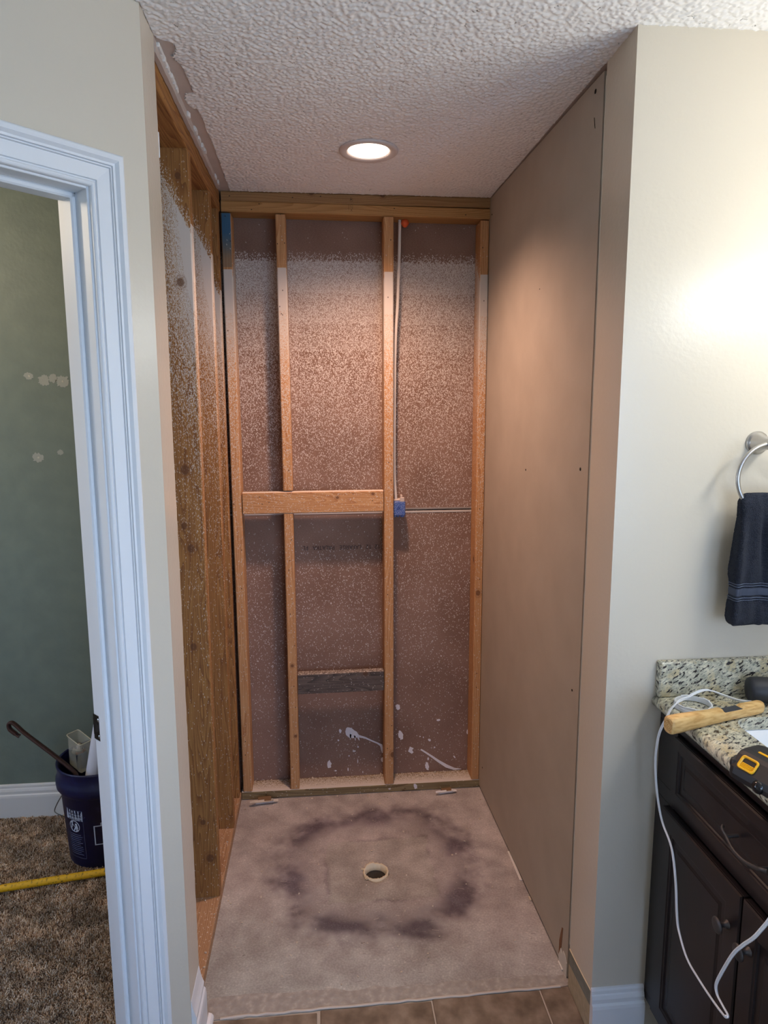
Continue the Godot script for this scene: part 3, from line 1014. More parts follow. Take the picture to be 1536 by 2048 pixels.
func alcove_left():
	var w := struct("wall_left", "open stud wall at the left of the shower", "wall")
	var turn := Basis(Vector3.UP, PI / 2)
	var o := {"y0": 0.04, "front": FRONT, "side": SIDE, "cut": 2.165, "slope": 2.0, "knots": 4, "rings": 75.0, "warp": 7.0}
	var zs := [0.606, 0.2335, 0.026]
	for k in 3:
		var oo := o.duplicate()
		if k == 0:
			oo.own_knots = [[0.228, 0.14, 0.012], [0.205, 1.42, 0.013], [0.212, 1.18, 0.011], [0.195, 1.25, 0.009], [0.21, 0.27, 0.008]]
		if k == 2:
			oo.cut = 2.08
		timber("stud", w, 0.038, 0.089, 2.326, Transform3D(turn, V(0.0 if k < 2 else -0.003, 0.038, zs[k])), wood_tex(131 + k, 0.038, 0.089, 2.326, 384, 2048, OLD_A, OLD_B, oo))
	var along := Basis(Vector3.UP, PI / 2) * Basis(Vector3.BACK, -PI / 2)
	var tp := wood_tex(141, 0.038, 0.089, 1.1, 256, 1024, OLD_A, Color(0.46, 0.28, 0.12), {"knots": 3, "nails": 3, "rings": 70.0})
	timber("top_plate", w, 0.0375, 0.089, 1.15, Transform3D(along, V(-0.001, 2.421, 1.15)), tp)
	timber("top_plate", w, 0.0375, 0.089, 1.15, Transform3D(along, V(0, 2.383, 1.15)), tp)
	var bp := wood_tex(142, 0.038, 0.089, 1.1, 256, 1024, Color(0.70, 0.56, 0.42), Color(0.56, 0.42, 0.30), {"knots": 2, "nails": 3, "rings": 110.0, "front": [[0.0, 0.03], [9.0, 0.03]]})
	timber("bottom_plate", w, 0.0375, 0.089, 1.11, Transform3D(along, V(0, 0.019, 1.11)), bp)
	put("wallboard", bx(V(-0.102, -0.01, -0.1), V(-0.0893, 2.44, 1.10)), M.paper, w)
	put("corner_post", bx(V(-0.062, 0.0, 1.065), V(-0.002, 2.36, 1.105)), mat(PINE_A, 0.8), w)
	# strip of painted drywall left on the corner, torn along its inner edge
	rng.seed = 9
	var edge := PackedVector2Array()
	var core := PackedVector2Array()
	var y := 0.0
	while y < 2.44:
		var j := rng.randf_range(-0.0022, 0.0022) + 0.002 * sin(y * 9.0)
		edge.append(Vector2(1.0605 + j, y))
		core.append(Vector2((1.0565 if y > 2.05 else 1.0525) + j * 0.6 + rng.randf_range(-0.0035, 0.003), y))
		y += 0.017
	edge.append(Vector2(1.060, 2.44))
	core.append(Vector2(1.057, 2.44))
	for k in 2:
		var p: PackedVector2Array = edge if k == 0 else core
		p.append(Vector2(1.1815, 2.44))
		p.append(Vector2(1.1815, 0))
		var m := MB.new()
		m.xf = Transform3D(Basis(Vector3(0, 0, 1), Vector3(0, 1, 0), Vector3(-1, 0, 0)), Vector3.ZERO)
		m.prism(p, -0.0122 if k == 0 else -0.0095, -0.0095 if k == 0 else 0.0)
		put("drywall_strip" if k == 0 else "torn_gypsum_edge", m.done(), M.wall if k == 0 else M.gypsum, w)
	# a sliver of drywall still nailed under the ceiling, its edge crumbled
	var rem := PackedVector2Array()
	rng.seed = 21
	for i in 40:
		var z := 0.06 + i * 0.0253
		rem.append(Vector2(z, 2.4245 - 0.012 * i / 40.0 + rng.randf_range(-0.002, 0.002)))
	rem.append(Vector2(1.057, 2.44))
	rem.append(Vector2(0.06, 2.44))
	var m2 := MB.new()
	m2.xf = Transform3D(Basis(Vector3(0, 0, 1), Vector3(0, 1, 0), Vector3(-1, 0, 0)), Vector3.ZERO)
	m2.prism(rem, -0.0115, -0.0005)
	put("drywall_remnant", m2.done(), M.ceil_board, w)
	rng.seed = 23
	for i in 26:
		var z := rng.randf_range(0.1, 1.05) if i > 8 else rng.randf_range(0.80, 1.0)
		var c := MB.new()
		c.box(V(0.010, 2.432 - rng.randf() * 0.006, z), V(0.0145 + rng.randf() * 0.004, 2.440, z + rng.randf_range(0.008, 0.04)), 0.0015)
		put("gypsum_crumb", c.done(), M.gypsum, w)
	var pt := MB.new()
	pt.box(V(-0.0045, 2.19, 1.056), V(0.0135, 2.245, 1.0615), 0.002)
	put("joint_compound_lump", pt.done(), M.gypsum, w)

func alcove_right():
	var w := struct("wall_right", "grey drywall panel on the right side of the shower", "wall")
	var a := V(1.0235, 0, 0.0)
	var dir := V(1.0445 - 1.0235, 0, 1.034).normalized()
	var b := Basis(dir, Vector3.UP, dir.cross(Vector3.UP))
	# panel, outline in (distance along, height), chipped at the lower front corner
	var L := 1.0155
	var p := PackedVector2Array([Vector2(-0.03, 0.012), Vector2(0.3, 0.010), Vector2(0.62, 0.012), Vector2(0.93, 0.010), Vector2(0.975, 0.006), Vector2(L, 0.004), Vector2(L, 0.06), Vector2(L + 0.0005, 1.2), Vector2(L - 0.001, 2.430), Vector2(0.5, 2.434), Vector2(-0.03, 2.436)])
	var m := MB.new()
	m.prism(p, -0.0125, 0.0)
	var xf := Transform3D(b, a)
	put("backer_panel", m.done(), M.panel, w, xf)
	var q := MB.new()
	q.prism(PackedVector2Array([Vector2(0.9575, 0.0), Vector2(0.9505, 0.02), Vector2(0.9575, 0.035), Vector2(0.9655, 0.055), Vector2(0.9755, 0.045), Vector2(0.9845, 0.062), Vector2(0.9975, 0.060), Vector2(1.0125, 0.045), Vector2(1.0145, 0.0)]), 0.0, 0.0016)
	put("chipped_corner", q.done(), mat(Color8(216, 213, 206), 0.9), w, xf)
	var r := MB.new()
	r.prism(PackedVector2Array([Vector2(0.9505, 0.02), Vector2(0.9515, 0.07), Vector2(0.9595, 0.10), Vector2(0.9675, 0.125), Vector2(0.9755, 0.128), Vector2(0.9715, 0.09), Vector2(0.9685, 0.06), Vector2(0.9605, 0.045)]), 0.0, 0.0009)
	put("torn_paper", r.done(), mat(Color8(132, 92, 64), 0.95), w, xf)
	for s in [[0.966, 2.405, 0.0055], [0.515, 1.437, 0.0035], [0.966, 1.478, 0.0045], [0.970, 0.862, 0.0035], [0.03, 2.37, 0.003], [0.05, 0.12, 0.003], [0.60, 2.0, 0.0015]]:
		var c := MB.new()
		c.xf = Transform3D(b, xf * V(s[0], s[1], 0.0001)) * Transform3D(Basis(Vector3.RIGHT, PI / 2), Vector3.ZERO)
		c.lathe([Vector2(0.0, 0.0012), Vector2(s[2] * 0.6, 0.0011), Vector2(s[2], 0.0006), Vector2(s[2], -0.001)], 14)
		put("screw_hole", c.done(), M.hole, w)
	var sc := MB.new()
	sc.xf = xf
	sc.tube([V(0.966, 2.345, 0.0002), V(0.971, 2.325, 0.0004), V(0.973, 2.318, 0.0002)], 0.0012, 0.0006, 6)
	put("scratch", sc.done(), M.hole, w)
	# the part of the corner that the old baseboard covered, and paint ridge above it
	var g := MB.new()
	g.xf = Transform3D(Basis(Vector3(0, 0, 1), Vector3(0, 1, 0), Vector3(-1, 0, 0)), Vector3.ZERO)
	g.prism(PackedVector2Array([Vector2(1.0395, 0.117), Vector2(1.193, 0.126), Vector2(1.193, 0.082), Vector2(1.0395, 0.070)]), -1.0405, -1.0388)
	put("bare_plaster", g.done(), M.patch_grey, w)
	var h := MB.new()
	h.xf = g.xf
	h.prism(PackedVector2Array([Vector2(1.0395, 0.070), Vector2(1.193, 0.082), Vector2(1.193, 0.0), Vector2(1.0395, 0.0)]), -1.0405, -1.0386)
	put("bare_paper", h.done(), M.patch_tan, w)
	var rr := MB.new()
	rr.tube([V(1.0392, 0.117, 1.040), V(1.0390, 0.119, 1.09), V(1.0391, 0.122, 1.14), V(1.0392, 0.127, 1.193)], 0.0016, 0.0016, 6)
	put("paint_ridge", rr.done(), mat(Color8(214, 200, 170), 0.7), w)
	var rb := MB.new()
	rng.seed = 31
	var pts := []
	for i in 90:
		pts.append(V(1.0398, 0.13 + i * 0.0256, 1.0385 + rng.randf_range(-0.0018, 0.0002)))
	rb.tube(pts, 0.0011, 0.0011, 6)
	put("seam_bead", rb.done(), M.wall, w)

# local frame of the diagonal wall: x along the wall from the shower corner, y up, z into the wall
func diag() -> Transform3D:
	var s := sqrt(0.5)
	return Transform3D(Basis(Vector3(-s, 0, s), Vector3.UP, Vector3(-s, 0, -s)), V(0.0122, 0, 1.1824))

func diagonal_wall():
	var w := struct("wall_diagonal", "cream painted diagonal wall around the doorway", "wall", diag())
	put("wall_panel", bx(V(0.0, -0.02, 0), V(0.117, H, 0.115)), M.wall, w)
	put("wall_panel", bx(V(0.117, 2.06, 0), V(0.895, H, 0.115)), M.wall, w)
	put("wall_panel", bx(V(0.895, -0.02, 0), V(1.62, H, 0.115)), M.wall, w)
	var d := struct("door_1", "white moulded door casing and jamb of the open doorway", "door", diag())
	var jr := 0.1345
	var jl := 0.8775
	var jt := 2.0575
	# jambs with their stops
	for k in 2:
		var x0 := jr if k == 0 else jl
		var s := 1.0 if k == 0 else -1.0
		put("jamb", bx(V(x0, -0.01, -0.001), V(x0 - s * 0.018, jt + 0.018, 0.117), 0.001), M.white_trim, d)
		put("door_stop", bx(V(x0, 0.0, 0.040), V(x0 + s * 0.0115, jt, 0.075), 0.003), M.white_trim, d)
	put("head_jamb", bx(V(jr, jt, -0.001), V(jl, jt + 0.018, 0.117), 0.001), M.white_trim, d)
	put("head_stop", bx(V(jr, jt, 0.040), V(jl, jt - 0.0115, 0.075), 0.003), M.white_trim, d)
	# casing profile: offset from the jamb, height off the wall
	var prof := [[0.004, 0.0], [0.004, 0.009], [0.0055, 0.0115], [0.008, 0.0130], [0.0105, 0.0128], [0.0125, 0.011], [0.0132, 0.0055], [0.0172, 0.0050], [0.0180, 0.0095], [0.030, 0.0105], [0.0425, 0.0115], [0.0432, 0.0075], [0.0455, 0.0075], [0.0462, 0.0122], [0.0477, 0.0122], [0.0484, 0.0080], [0.0502, 0.0080], [0.0510, 0.0128], [0.0535, 0.0125], [0.0555, 0.0128], [0.0580, 0.0165], [0.0605, 0.0200], [0.0645, 0.0195], [0.069, 0.0192], [0.0715, 0.0178], [0.073, 0.0155], [0.073, 0.0]]
	for side in 3:
		var A := PackedVector3Array()
		var B := PackedVector3Array()
		for q in prof:
			if side == 0:
				A.append(V(jr - q[0], -0.01, -q[1]))
				B.append(V(jr - q[0], jt + q[0], -q[1]))
			elif side == 1:
				A.append(V(jl + q[0], -0.01, -q[1]))
				B.append(V(jl + q[0], jt + q[0], -q[1]))
			else:
				A.append(V(jr - q[0], jt + q[0], -q[1]))
				B.append(V(jl + q[0], jt + q[0], -q[1]))
		var m := MB.new()
		m.loft([A, B], true, false, false)
		put("casing_side" if side < 2 else "casing_head", m.done(), M.white_trim, d)
	# strike plate with its holes
	var sp := MB.new()
	sp.box(V(jr + 0.0001, 0.895, 0.078), V(jr + 0.0018, 0.955, 0.1185), 0.0005)
	sp.box(V(jr - 0.012, 0.905, 0.117), V(jr + 0.0018, 0.945, 0.1195), 0.0005)
	var st := put("strike_plate", sp.done(), M.strike, d)
	for y in [0.905, 0.945]:
		var c := MB.new()
		c.xf = Transform3D(Basis(Vector3.BACK, -PI / 2), V(jr + 0.0018, y, 0.096))
		c.lathe([Vector2(0.0, 0.0008), Vector2(0.003, 0.0007), Vector2(0.0042, 0.0)], 12)
		put("screw", c.done(), M.nickel, st)
	var lip := MB.new()
	lip.box(V(jr + 0.0018, 0.917, 0.088), V(jr + 0.0022, 0.934, 0.108), 0.0001)
	put("latch_hole", lip.done(), M.hole, st)
	# baseboard stub on the drywall strip
	var bb := struct("baseboard_left", "short white baseboard end at the left shower corner", "baseboard")
	var pr := [[0.0, 0.0], [0.016, 0.0], [0.016, 0.095], [0.0145, 0.108], [0.0105, 0.114], [0.0115, 0.128], [0.008, 0.138], [0.005, 0.150], [0.001, 0.176], [0.0, 0.178]]
	var A2 := PackedVector3Array()
	var B2 := PackedVector3Array()
	for q in pr:
		A2.append(V(0.0123 + q[0] * 1.05, q[1], 1.064 + 0.03 * maxf(0.0, q[1] - 0.12)))
		B2.append(V(0.0123 + q[0] * 1.05, q[1], 1.176))
	var m3 := MB.new()
	m3.loft([A2, B2], true, true, false)
	put("board", m3.done(), M.white_trim, bb)
	var m4 := MB.new()
	var A3 := PackedVector3Array([V(0.029, 0, 1.048), V(0.043, 0, 1.048), V(0.0415, 0.008, 1.048), V(0.037, 0.014, 1.048), V(0.029, 0.017, 1.048)])
	var B3 := PackedVector3Array()
	for q in A3:
		B3.append(V(q.x, q.y, 1.18))
	m4.loft([A3, B3], true, true, false)
	put("shoe_moulding", m4.done(), M.white_trim, bb)

func floors():
	var f := struct("floor", "bare concrete shower floor and brown tiled bathroom floor", "floor")
	# concrete slab with a round hole for the drain
	var c := Vector2(0.529, 0.503)
	var rh := 0.0455
	var n := 64
	var rad := [0.0, 0.006, 0.02, 0.05, 0.1]
	var dep := [-0.006, -0.0015, -0.001, 0.0, 0.0]
	var lo := Vector2(-0.10, -0.10)
	var hi := Vector2(1.07, 1.03)
	var loops := []
	for k in rad.size():
		var l := PackedVector3Array()
		for j in n:
			var a := TAU * j / n
			var wob := 1.0 + 0.05 * sin(a * 5.0) * (1.0 if k < 3 else 0.0)
			l.append(V(c.x + cos(a) * (rh + rad[k]) * wob, dep[k], c.y + sin(a) * (rh + rad[k]) * wob))
		loops.append(l)
	var outer := PackedVector3Array()
	for j in n:
		var a := TAU * j / n
		var d := Vector2(cos(a), sin(a))
		var tx := ((hi.x if d.x > 0 else lo.x) - c.x) / d.x if absf(d.x) > 1e-6 else 1e9
		var tz := ((hi.y if d.y > 0 else lo.y) - c.y) / d.y if absf(d.y) > 1e-6 else 1e9
		var q := c + d * minf(tx, tz)
		outer.append(V(q.x, 0, q.y))
	for corner in [Vector2(lo.x, lo.y), Vector2(hi.x, lo.y), Vector2(hi.x, hi.y), Vector2(lo.x, hi.y)]:
		var best := 0
		for j in n:
			if Vector2(outer[j].x, outer[j].z).distance_to(corner) < Vector2(outer[best].x, outer[best].z).distance_to(corner):
				best = j
		outer[best] = V(corner.x, 0, corner.y)
	loops.append(outer)
	var st := SurfaceTool.new()
	st.begin(Mesh.PRIMITIVE_TRIANGLES)
	for k in loops.size() - 1:
		for j in n:
			var q := [loops[k][j], loops[k][(j + 1) % n], loops[k + 1][(j + 1) % n], loops[k + 1][j]]
			for t in [0, 1, 2, 0, 2, 3]:
				st.set_smooth_group(0)
				st.set_uv(Vector2((q[t].x + 0.02) / 1.08, (q[t].z + 0.03) / 1.06))
				st.add_vertex(q[t])
	st.generate_normals()
	var cm := mat(concrete_tex(), 0.8)
	put("concrete_slab", st.commit(), cm, f)
	var under := MB.new()
	under.box(V(-2.4, -0.30, -0.24), V(1.83, -0.20, 4.3))
	for q in [[V(-2.4, -0.2, -0.24), V(0.45, -0.035, 4.3)], [V(0.61, -0.2, -0.24), V(1.83, -0.035, 4.3)], [V(0.45, -0.2, -0.24), V(0.61, -0.035, 0.42)], [V(0.45, -0.2, 0.59), V(0.61, -0.035, 4.3)]]:
		under.box(q[0], q[1])
	put("subfloor", under.done(), M.core, f)
	# mortar left where the tile ends
	rng.seed = 41
	var p := PackedVector2Array()
	for i in 27:
		p.append(Vector2(0.02 + i * 0.0392, 0.985 + 0.02 * i / 27.0 + rng.randf_range(-0.008, 0.008)))
	for i in 27:
		p.append(Vector2(1.0395 - i * 0.0392, 1.042 + 0.018 * i / 27.0 + rng.randf_range(-0.003, 0.003)))
	var mm := MB.new()
	mm.xf = Transform3D(Basis(Vector3(1, 0, 0), Vector3(0, 0, 1), Vector3(0, -1, 0)), Vector3.ZERO)
	mm.prism(p, -0.0012, 0.03)
	put("mortar_edge", mm.done(), M.mortar, f)
	var mr := MB.new()
	var mp := []
	for i in 40:
		mp.append(V(0.06 + i * 0.0245, 0.0012, 1.053 - 0.012 * i / 40.0 + rng.randf_range(-0.002, 0.002)))
	mr.tube(mp, 0.0045, 0.0022, 7)
	put("mortar_ridge", mr.done(), mat(Color8(190, 184, 176), 0.95), f)
	put("grout_bed", bx(V(-1.3, -0.035, 1.03), V(1.74, -0.0015, 4.2)), M.grout, f)
	var xs := [-0.62, -0.303, 0.014, 0.331, 0.643, 0.955, 1.267, 1.58]
	for i in xs.size():
		for j in 5:
			var x0: float = xs[i]
			var z0 := (1.060 - 0.020 * maxf(0, x0) if j == 0 else 1.372 + 0.317 * (j - 1))
			var z1 := 1.366 + 0.317 * j
			var x1 := x0 + 0.308
			if x1 > 1.04 and j == 0 and x0 > 1.04:
				continue
			if x0 < 1.04 and x1 > 1.04 and j == 0:
				x1 = 1.0385
			if z0 - 1.18 < -(x1 - 0.012) + 0.06 and x0 < 0.0:
				continue
			put("tile", bx(V(x0, -0.03, z0), V(x1, 0.0005, z1), 0.002), M.tile_light if (i * 3 + j) % 3 == 0 else M.tile, f)
	# bedroom carpet
	var cp := struct("floor_bedroom", "beige carpeted bedroom floor", "floor")
	var poly := PackedVector2Array([Vector2(-2.3, 0.02), Vector2(-0.10, 0.02), Vector2(-0.10, 1.12), Vector2(-1.16, 2.28), Vector2(-1.22, 2.45), Vector2(-2.3, 2.45)])
	var cb := MB.new()
	cb.xf = mm.xf
	cb.prism(poly, 0.006, 0.04)
	put("carpet_backing", cb.done(), M.carpet, cp)
	var tuft := MB.new()
	for k in 2:
		var a := k * 1.9 + 0.3
		var d := V(cos(a), 0, sin(a))
		tuft.tube([V(0, 0, 0) + d * 0.0008, V(0, 0.006, 0) + d * 0.0022, V(0, 0.0115, 0) + d * 0.0048], 0.0019, 0.0013, 4, true, Vector3.RIGHT, 0.7)
	var tm := tuft.done()
	tm.surface_set_material(0, M.pile)
	var mmsh := MultiMesh.new()
	mmsh.transform_format = MultiMesh.TRANSFORM_3D
	mmsh.use_colors = true
	mmsh.mesh = tm
	var spots := []
	rng.seed = 51
	var cn := fast(9.0, 52, FastNoiseLite.TYPE_SIMPLEX_SMOOTH, 2)
	var z := 0.03
	while z < 2.38:
		var x := -2.28
		while x < -0.11:
			var sx := x + rng.randf_range(-0.003, 0.003)
			var sz := z + rng.randf_range(-0.003, 0.003)
			if sx + sz < 1.12 and sz > 0.042 and (sx > -1.9 or sz < 2.0):
				spots.append(V(sx, -0.0075, sz))
			x += 0.0052
		z += 0.0052
	mmsh.instance_count = spots.size()
	var cols := [Color8(236, 208, 176), Color8(214, 182, 148), Color8(190, 156, 122), Color8(244, 222, 194), Color8(204, 172, 138), Color8(128, 98, 74)]
	for i in spots.size():
		var s := rng.randf_range(0.85, 1.35)
		var b := Basis.from_euler(Vector3(rng.randf_range(-0.5, 0.5), rng.randf() * TAU, rng.randf_range(-0.5, 0.5))).scaled(Vector3(1, 1, 1) * s)
		mmsh.set_instance_transform(i, Transform3D(b, spots[i]))
		var q: Color = cols[rng.randi() % 6]
		mmsh.set_instance_color(i, (q * (0.9 + 0.25 * cn.get_noise_2d(spots[i].x, spots[i].z))).srgb_to_linear())
	var mi := MultiMeshInstance3D.new()
	mi.name = "carpet_pile"
	mi.multimesh = mmsh
	mi.set_meta("kind", "stuff")
	cp.add_child(mi)
	# broken drain pipe in its hole
	var dr := thing("drain_pipe", "broken cream plastic drain pipe set in the hole in the concrete", "drain", V(c.x, 0, c.y))
	var rim := MB.new()
	var ls := []
	rng.seed = 61
	var hh := []
	var rr2 := []
	for j in 48:
		hh.append(rng.randf_range(0.001, 0.005) + (0.004 if j > 28 and j < 36 else 0.0))
		rr2.append(rng.randf_range(-0.0012, 0.0012))
	for k in 4:
		var l := PackedVector3Array()
		for j in 48:
			var a := TAU * j / 48
			var r: float = ([0.0445, 0.0450, 0.0397, 0.0392][k]) + rr2[j]
			l.append(V(cos(a) * r, ([-0.03, hh[j], hh[j] - 0.0005, -0.03][k]), sin(a) * r))
		ls.append(l)
	rim.loft(ls, true, false)
	put("broken_rim", rim.done(), M.pvc, dr)
	for q in [[0.94, 0.009, 0.006], [2.05, 0.007, 0.005]]:
		var m := MB.new()
		m.ring(V(cos(q[0] + 1.4) * 0.049, 0.002, sin(q[0] + 1.4) * 0.049), Vector3.RIGHT, Vector3.BACK, q[1] * 0.5, q[2] * 0.3, 14, 7)
		put("glue_lump", m.done(), M.pvc, dr)
	var pipe := MB.new()
	pipe.lathe([Vector2(0.0374, -0.022), Vector2(0.0374, -0.030), Vector2(0.036, -0.032), Vector2(0.036, -0.075), Vector2(0.033, -0.078), Vector2(0.033, -0.17), Vector2(0.0, -0.171)], 36, false)
	put("pipe_wall", pipe.done(), M.pipe_inner, dr)
	# baseboards
	var pr := [[0.0, 0.0], [0.0165, 0.0], [0.0165, 0.088], [0.0150, 0.096], [0.0105, 0.100], [0.0115, 0.112], [0.0085, 0.121], [0.0065, 0.124], [0.0065, 0.133], [0.004, 0.138], [0.0, 0.139]]
	for k in 2:
		var A := PackedVector3Array()
		var B := PackedVector3Array()
		for q in pr:
			if k == 0:
				A.append(V(1.0375, q[1], 1.194 + q[0] * 1.1))
				B.append(V(1.1795, q[1], 1.194 + q[0] * 1.1))
			else:
				A.append(V(-2.3, q[1] * 1.01, 0.0235 + q[0]))
				B.append(V(-0.1025, q[1] * 1.01, 0.0235 + q[0]))
		var m := MB.new()
		m.loft([A, B], true, true, false)
		var o := put("baseboard_right" if k == 0 else "baseboard_bedroom", m.done(), M.white_trim if k == 0 else M.trim_side)
		tag(o, "white baseboard below the cream wall beside the vanity" if k == 0 else "off white baseboard along the green bedroom wall", "baseboard")
		o.set_meta("kind", "structure")

func ceiling_fixture():
	var c := struct("ceiling", "white textured bathroom ceiling with a bare strip at the left", "ceiling")
	put("ceiling_board", bx(V(-2.4, H, -0.24), V(1.83, H + 0.12, 4.3)), M.ceil_board, c)
	# the sprayed texture stops short of the left wall in ragged steps
	rng.seed = 71
	var p := PackedVector2Array()
	var edge := [[0.004, 0.040], [0.30, 0.043], [0.55, 0.045], [0.66, 0.046], [0.70, 0.040], [0.705, 0.030], [0.72, 0.022], [0.76, 0.020], [0.785, 0.028], [0.79, 0.050], [0.84, 0.050], [0.92, 0.047], [0.955, 0.040], [0.975, 0.030], [0.98, 0.038], [1.01, 0.048], [1.035, 0.046], [1.042, 0.026], [1.055, 0.0125]]
	for i in edge.size() - 1:
		for k in 4:
			var t := k / 4.0
			p.append(Vector2(lerpf(edge[i][1], edge[i + 1][1], t) + rng.randf_range(-0.002, 0.002), lerpf(edge[i][0], edge[i + 1][0], t)))
	p.append_array(PackedVector2Array([Vector2(0.0125, 1.06), Vector2(0.0125, 1.183), Vector2(-1.12, 2.32), Vector2(-1.12, 4.2), Vector2(1.73, 4.2), Vector2(1.73, 1.194), Vector2(1.040, 1.194), Vector2(1.040, 1.03), Vector2(1.022, 0.004)]))
	var m := MB.new()
	m.xf = Transform3D(Basis(Vector3(1, 0, 0), Vector3(0, 0, 1), Vector3(0, -1, 0)), Vector3.ZERO)
	m.prism(p, -H - 0.0005, -H + 0.0012)
	put("ceiling_texture", m.done(), M.popcorn, c)
	put("ceiling_bumps", bump_sheet(p), mat(Color8(238, 235, 231), 0.85), c)
	# recessed light
	var L := thing("recessed_light", "round recessed ceiling light glowing warm white above the shower", "light", V(0.523, H - 0.003, 0.445))
	var t := MB.new()
	t.lathe([Vector2(0.0925, 0.0), Vector2(0.0925, -0.003), Vector2(0.090, -0.0055), Vector2(0.084, -0.007), Vector2(0.070, -0.0045), Vector2(0.0645, -0.001), Vector2(0.0645, 0.002)], 64, false)
	put("trim_ring", t.done(), mat(Color8(214, 204, 198), 0.5), L)
	var ln := MB.new()
	ln.lathe([Vector2(0.0645, 0.001), Vector2(0.062, -0.0015), Vector2(0.05, -0.004), Vector2(0.03, -0.0055), Vector2(0.0, -0.006)], 48, true)
	put("lens", ln.done(), M.lens, L)
	# bedroom ceiling lamp
	var bd := thing("ceiling_lamp", "white glass dome lamp on the bedroom ceiling", "light", V(-1.45, 2.44, 0.95))
	var bp := MB.new()
	bp.lathe([Vector2(0.0, -0.001), Vector2(0.17, -0.001), Vector2(0.172, -0.015), Vector2(0.16, -0.025), Vector2(0.0, -0.026)], 32, false)
	put("ceiling_plate", bp.done(), M.nickel, bd)
	var dm := MB.new()
	var dp := []
	for i in 10:
		dp.append(Vector2(maxf(0.0002, 0.15 * cos(PI / 2 * i / 9)), -0.10 - 0.09 * sin(PI / 2 * i / 9)))
	dp.push_front(Vector2(0.155, -0.03))
	dp.push_front(Vector2(0.0002, -0.028))
	dm.lathe(dp, 32, false)
	put("glass_dome", dm.done(), mat(Color8(255, 250, 240), 0.4, {"glow": Color8(255, 228, 190), "energy": 1.2}), bd)
	# vanity light on the wall over the mirror
	var vl := thing("vanity_light", "three bulb bath bar light on the wall above the vanity", "light", V(1.73, 1.99, 1.70))
	put("back_plate", bx(V(-0.03, -0.05, -0.31), V(0, 0.05, 0.31), 0.006), M.nickel, vl)
	for k in 3:
		var a := MB.new()
		a.tube([V(-0.02, 0, -0.20 + 0.20 * k), V(-0.13, -0.0, -0.20 + 0.20 * k)], 0.012)
		put("arm", a.done(), M.nickel, vl)
		var b := MB.new()
		var pr := []
		for i in 13:
			pr.append(Vector2(maxf(0.0001, 0.06 * sin(PI * i / 12)), -0.06 * cos(PI * i / 12)))
		b.xf = Transform3D(Basis(), V(-0.13, -0.03, -0.20 + 0.20 * k))
		b.lathe(pr, 24, false)
		put("bulb", b.done(), M.bulb, vl)

# the droplets of the sprayed ceiling, a fine sheet of lumps inside the outline
func bump_sheet(outline: PackedVector2Array) -> ArrayMesh:
	var step := 0.003
	var x0 := -0.16
	var nx := 580
	var nz := 470
	var a := bytes(nx, nz, 0.27, 72, 1, 1, 1, FastNoiseLite.TYPE_CELLULAR)
	var b := bytes(nx, nz, 0.05, 73, 1, 1, 2)
	var ra := ranks(a)
	var hh := PackedFloat32Array()
	hh.resize(nx * nz)
	for i in nx * nz:
		var q := ra[a[i]] + (b[i] - 128) * 0.0018
		hh[i] = 0.0012 + 0.0021 * smoothstep(0.25, 1.0, q) + 0.0003 * q
	var vs := PackedVector3Array()
	var ns := PackedVector3Array()
	var ins := PackedByteArray()
	vs.resize(nx * nz)
	ns.resize(nx * nz)
	ins.resize(nx * nz)
	for r in nz:
		for k in nx:
			var i := r * nx + k
			var x := x0 + k * step
			var z := 0.003 + r * step
			vs[i] = Vector3(x, H - hh[i], z)
			var gx := (hh[r * nx + mini(k + 1, nx - 1)] - hh[r * nx + maxi(k - 1, 0)]) / (2 * step)
			var gz := (hh[mini(r + 1, nz - 1) * nx + k] - hh[maxi(r - 1, 0) * nx + k]) / (2 * step)
			ns[i] = Vector3(-gx, -1, -gz).normalized()
			var inside := x > 0.06 and x < 1.018 and z > 0.008
			if z > 1.05 or not inside:
				inside = Geometry2D.is_point_in_polygon(Vector2(x, z), outline)
			ins[i] = 1 if inside else 0
	var ix := PackedInt32Array()
	for r in nz - 1:
		for k in nx - 1:
			var i := r * nx + k
			if ins[i] and ins[i + 1] and ins[i + nx] and ins[i + nx + 1]:
				ix.append_array(PackedInt32Array([i, i + nx + 1, i + 1, i, i + nx, i + nx + 1]))
	var arr := []
	arr.resize(Mesh.ARRAY_MAX)
	arr[Mesh.ARRAY_VERTEX] = vs
	arr[Mesh.ARRAY_NORMAL] = ns
	arr[Mesh.ARRAY_INDEX] = ix
	var am := ArrayMesh.new()
	am.add_surface_from_arrays(Mesh.PRIMITIVE_TRIANGLES, arr)
	return am

func rounded_rect(x0: float, x1: float, z0: float, z1: float, r: float, n := 8) -> PackedVector2Array:
	var p := PackedVector2Array()
	for q in [[x1 - r, z1 - r, 0.0], [x0 + r, z1 - r, PI / 2], [x0 + r, z0 + r, PI], [x1 - r, z0 + r, PI * 1.5]]:
		for k in n + 1:
			var a: float = q[2] + PI / 2 * k / n
			p.append(Vector2(q[0] + cos(a) * r, q[1] + sin(a) * r))
	return p

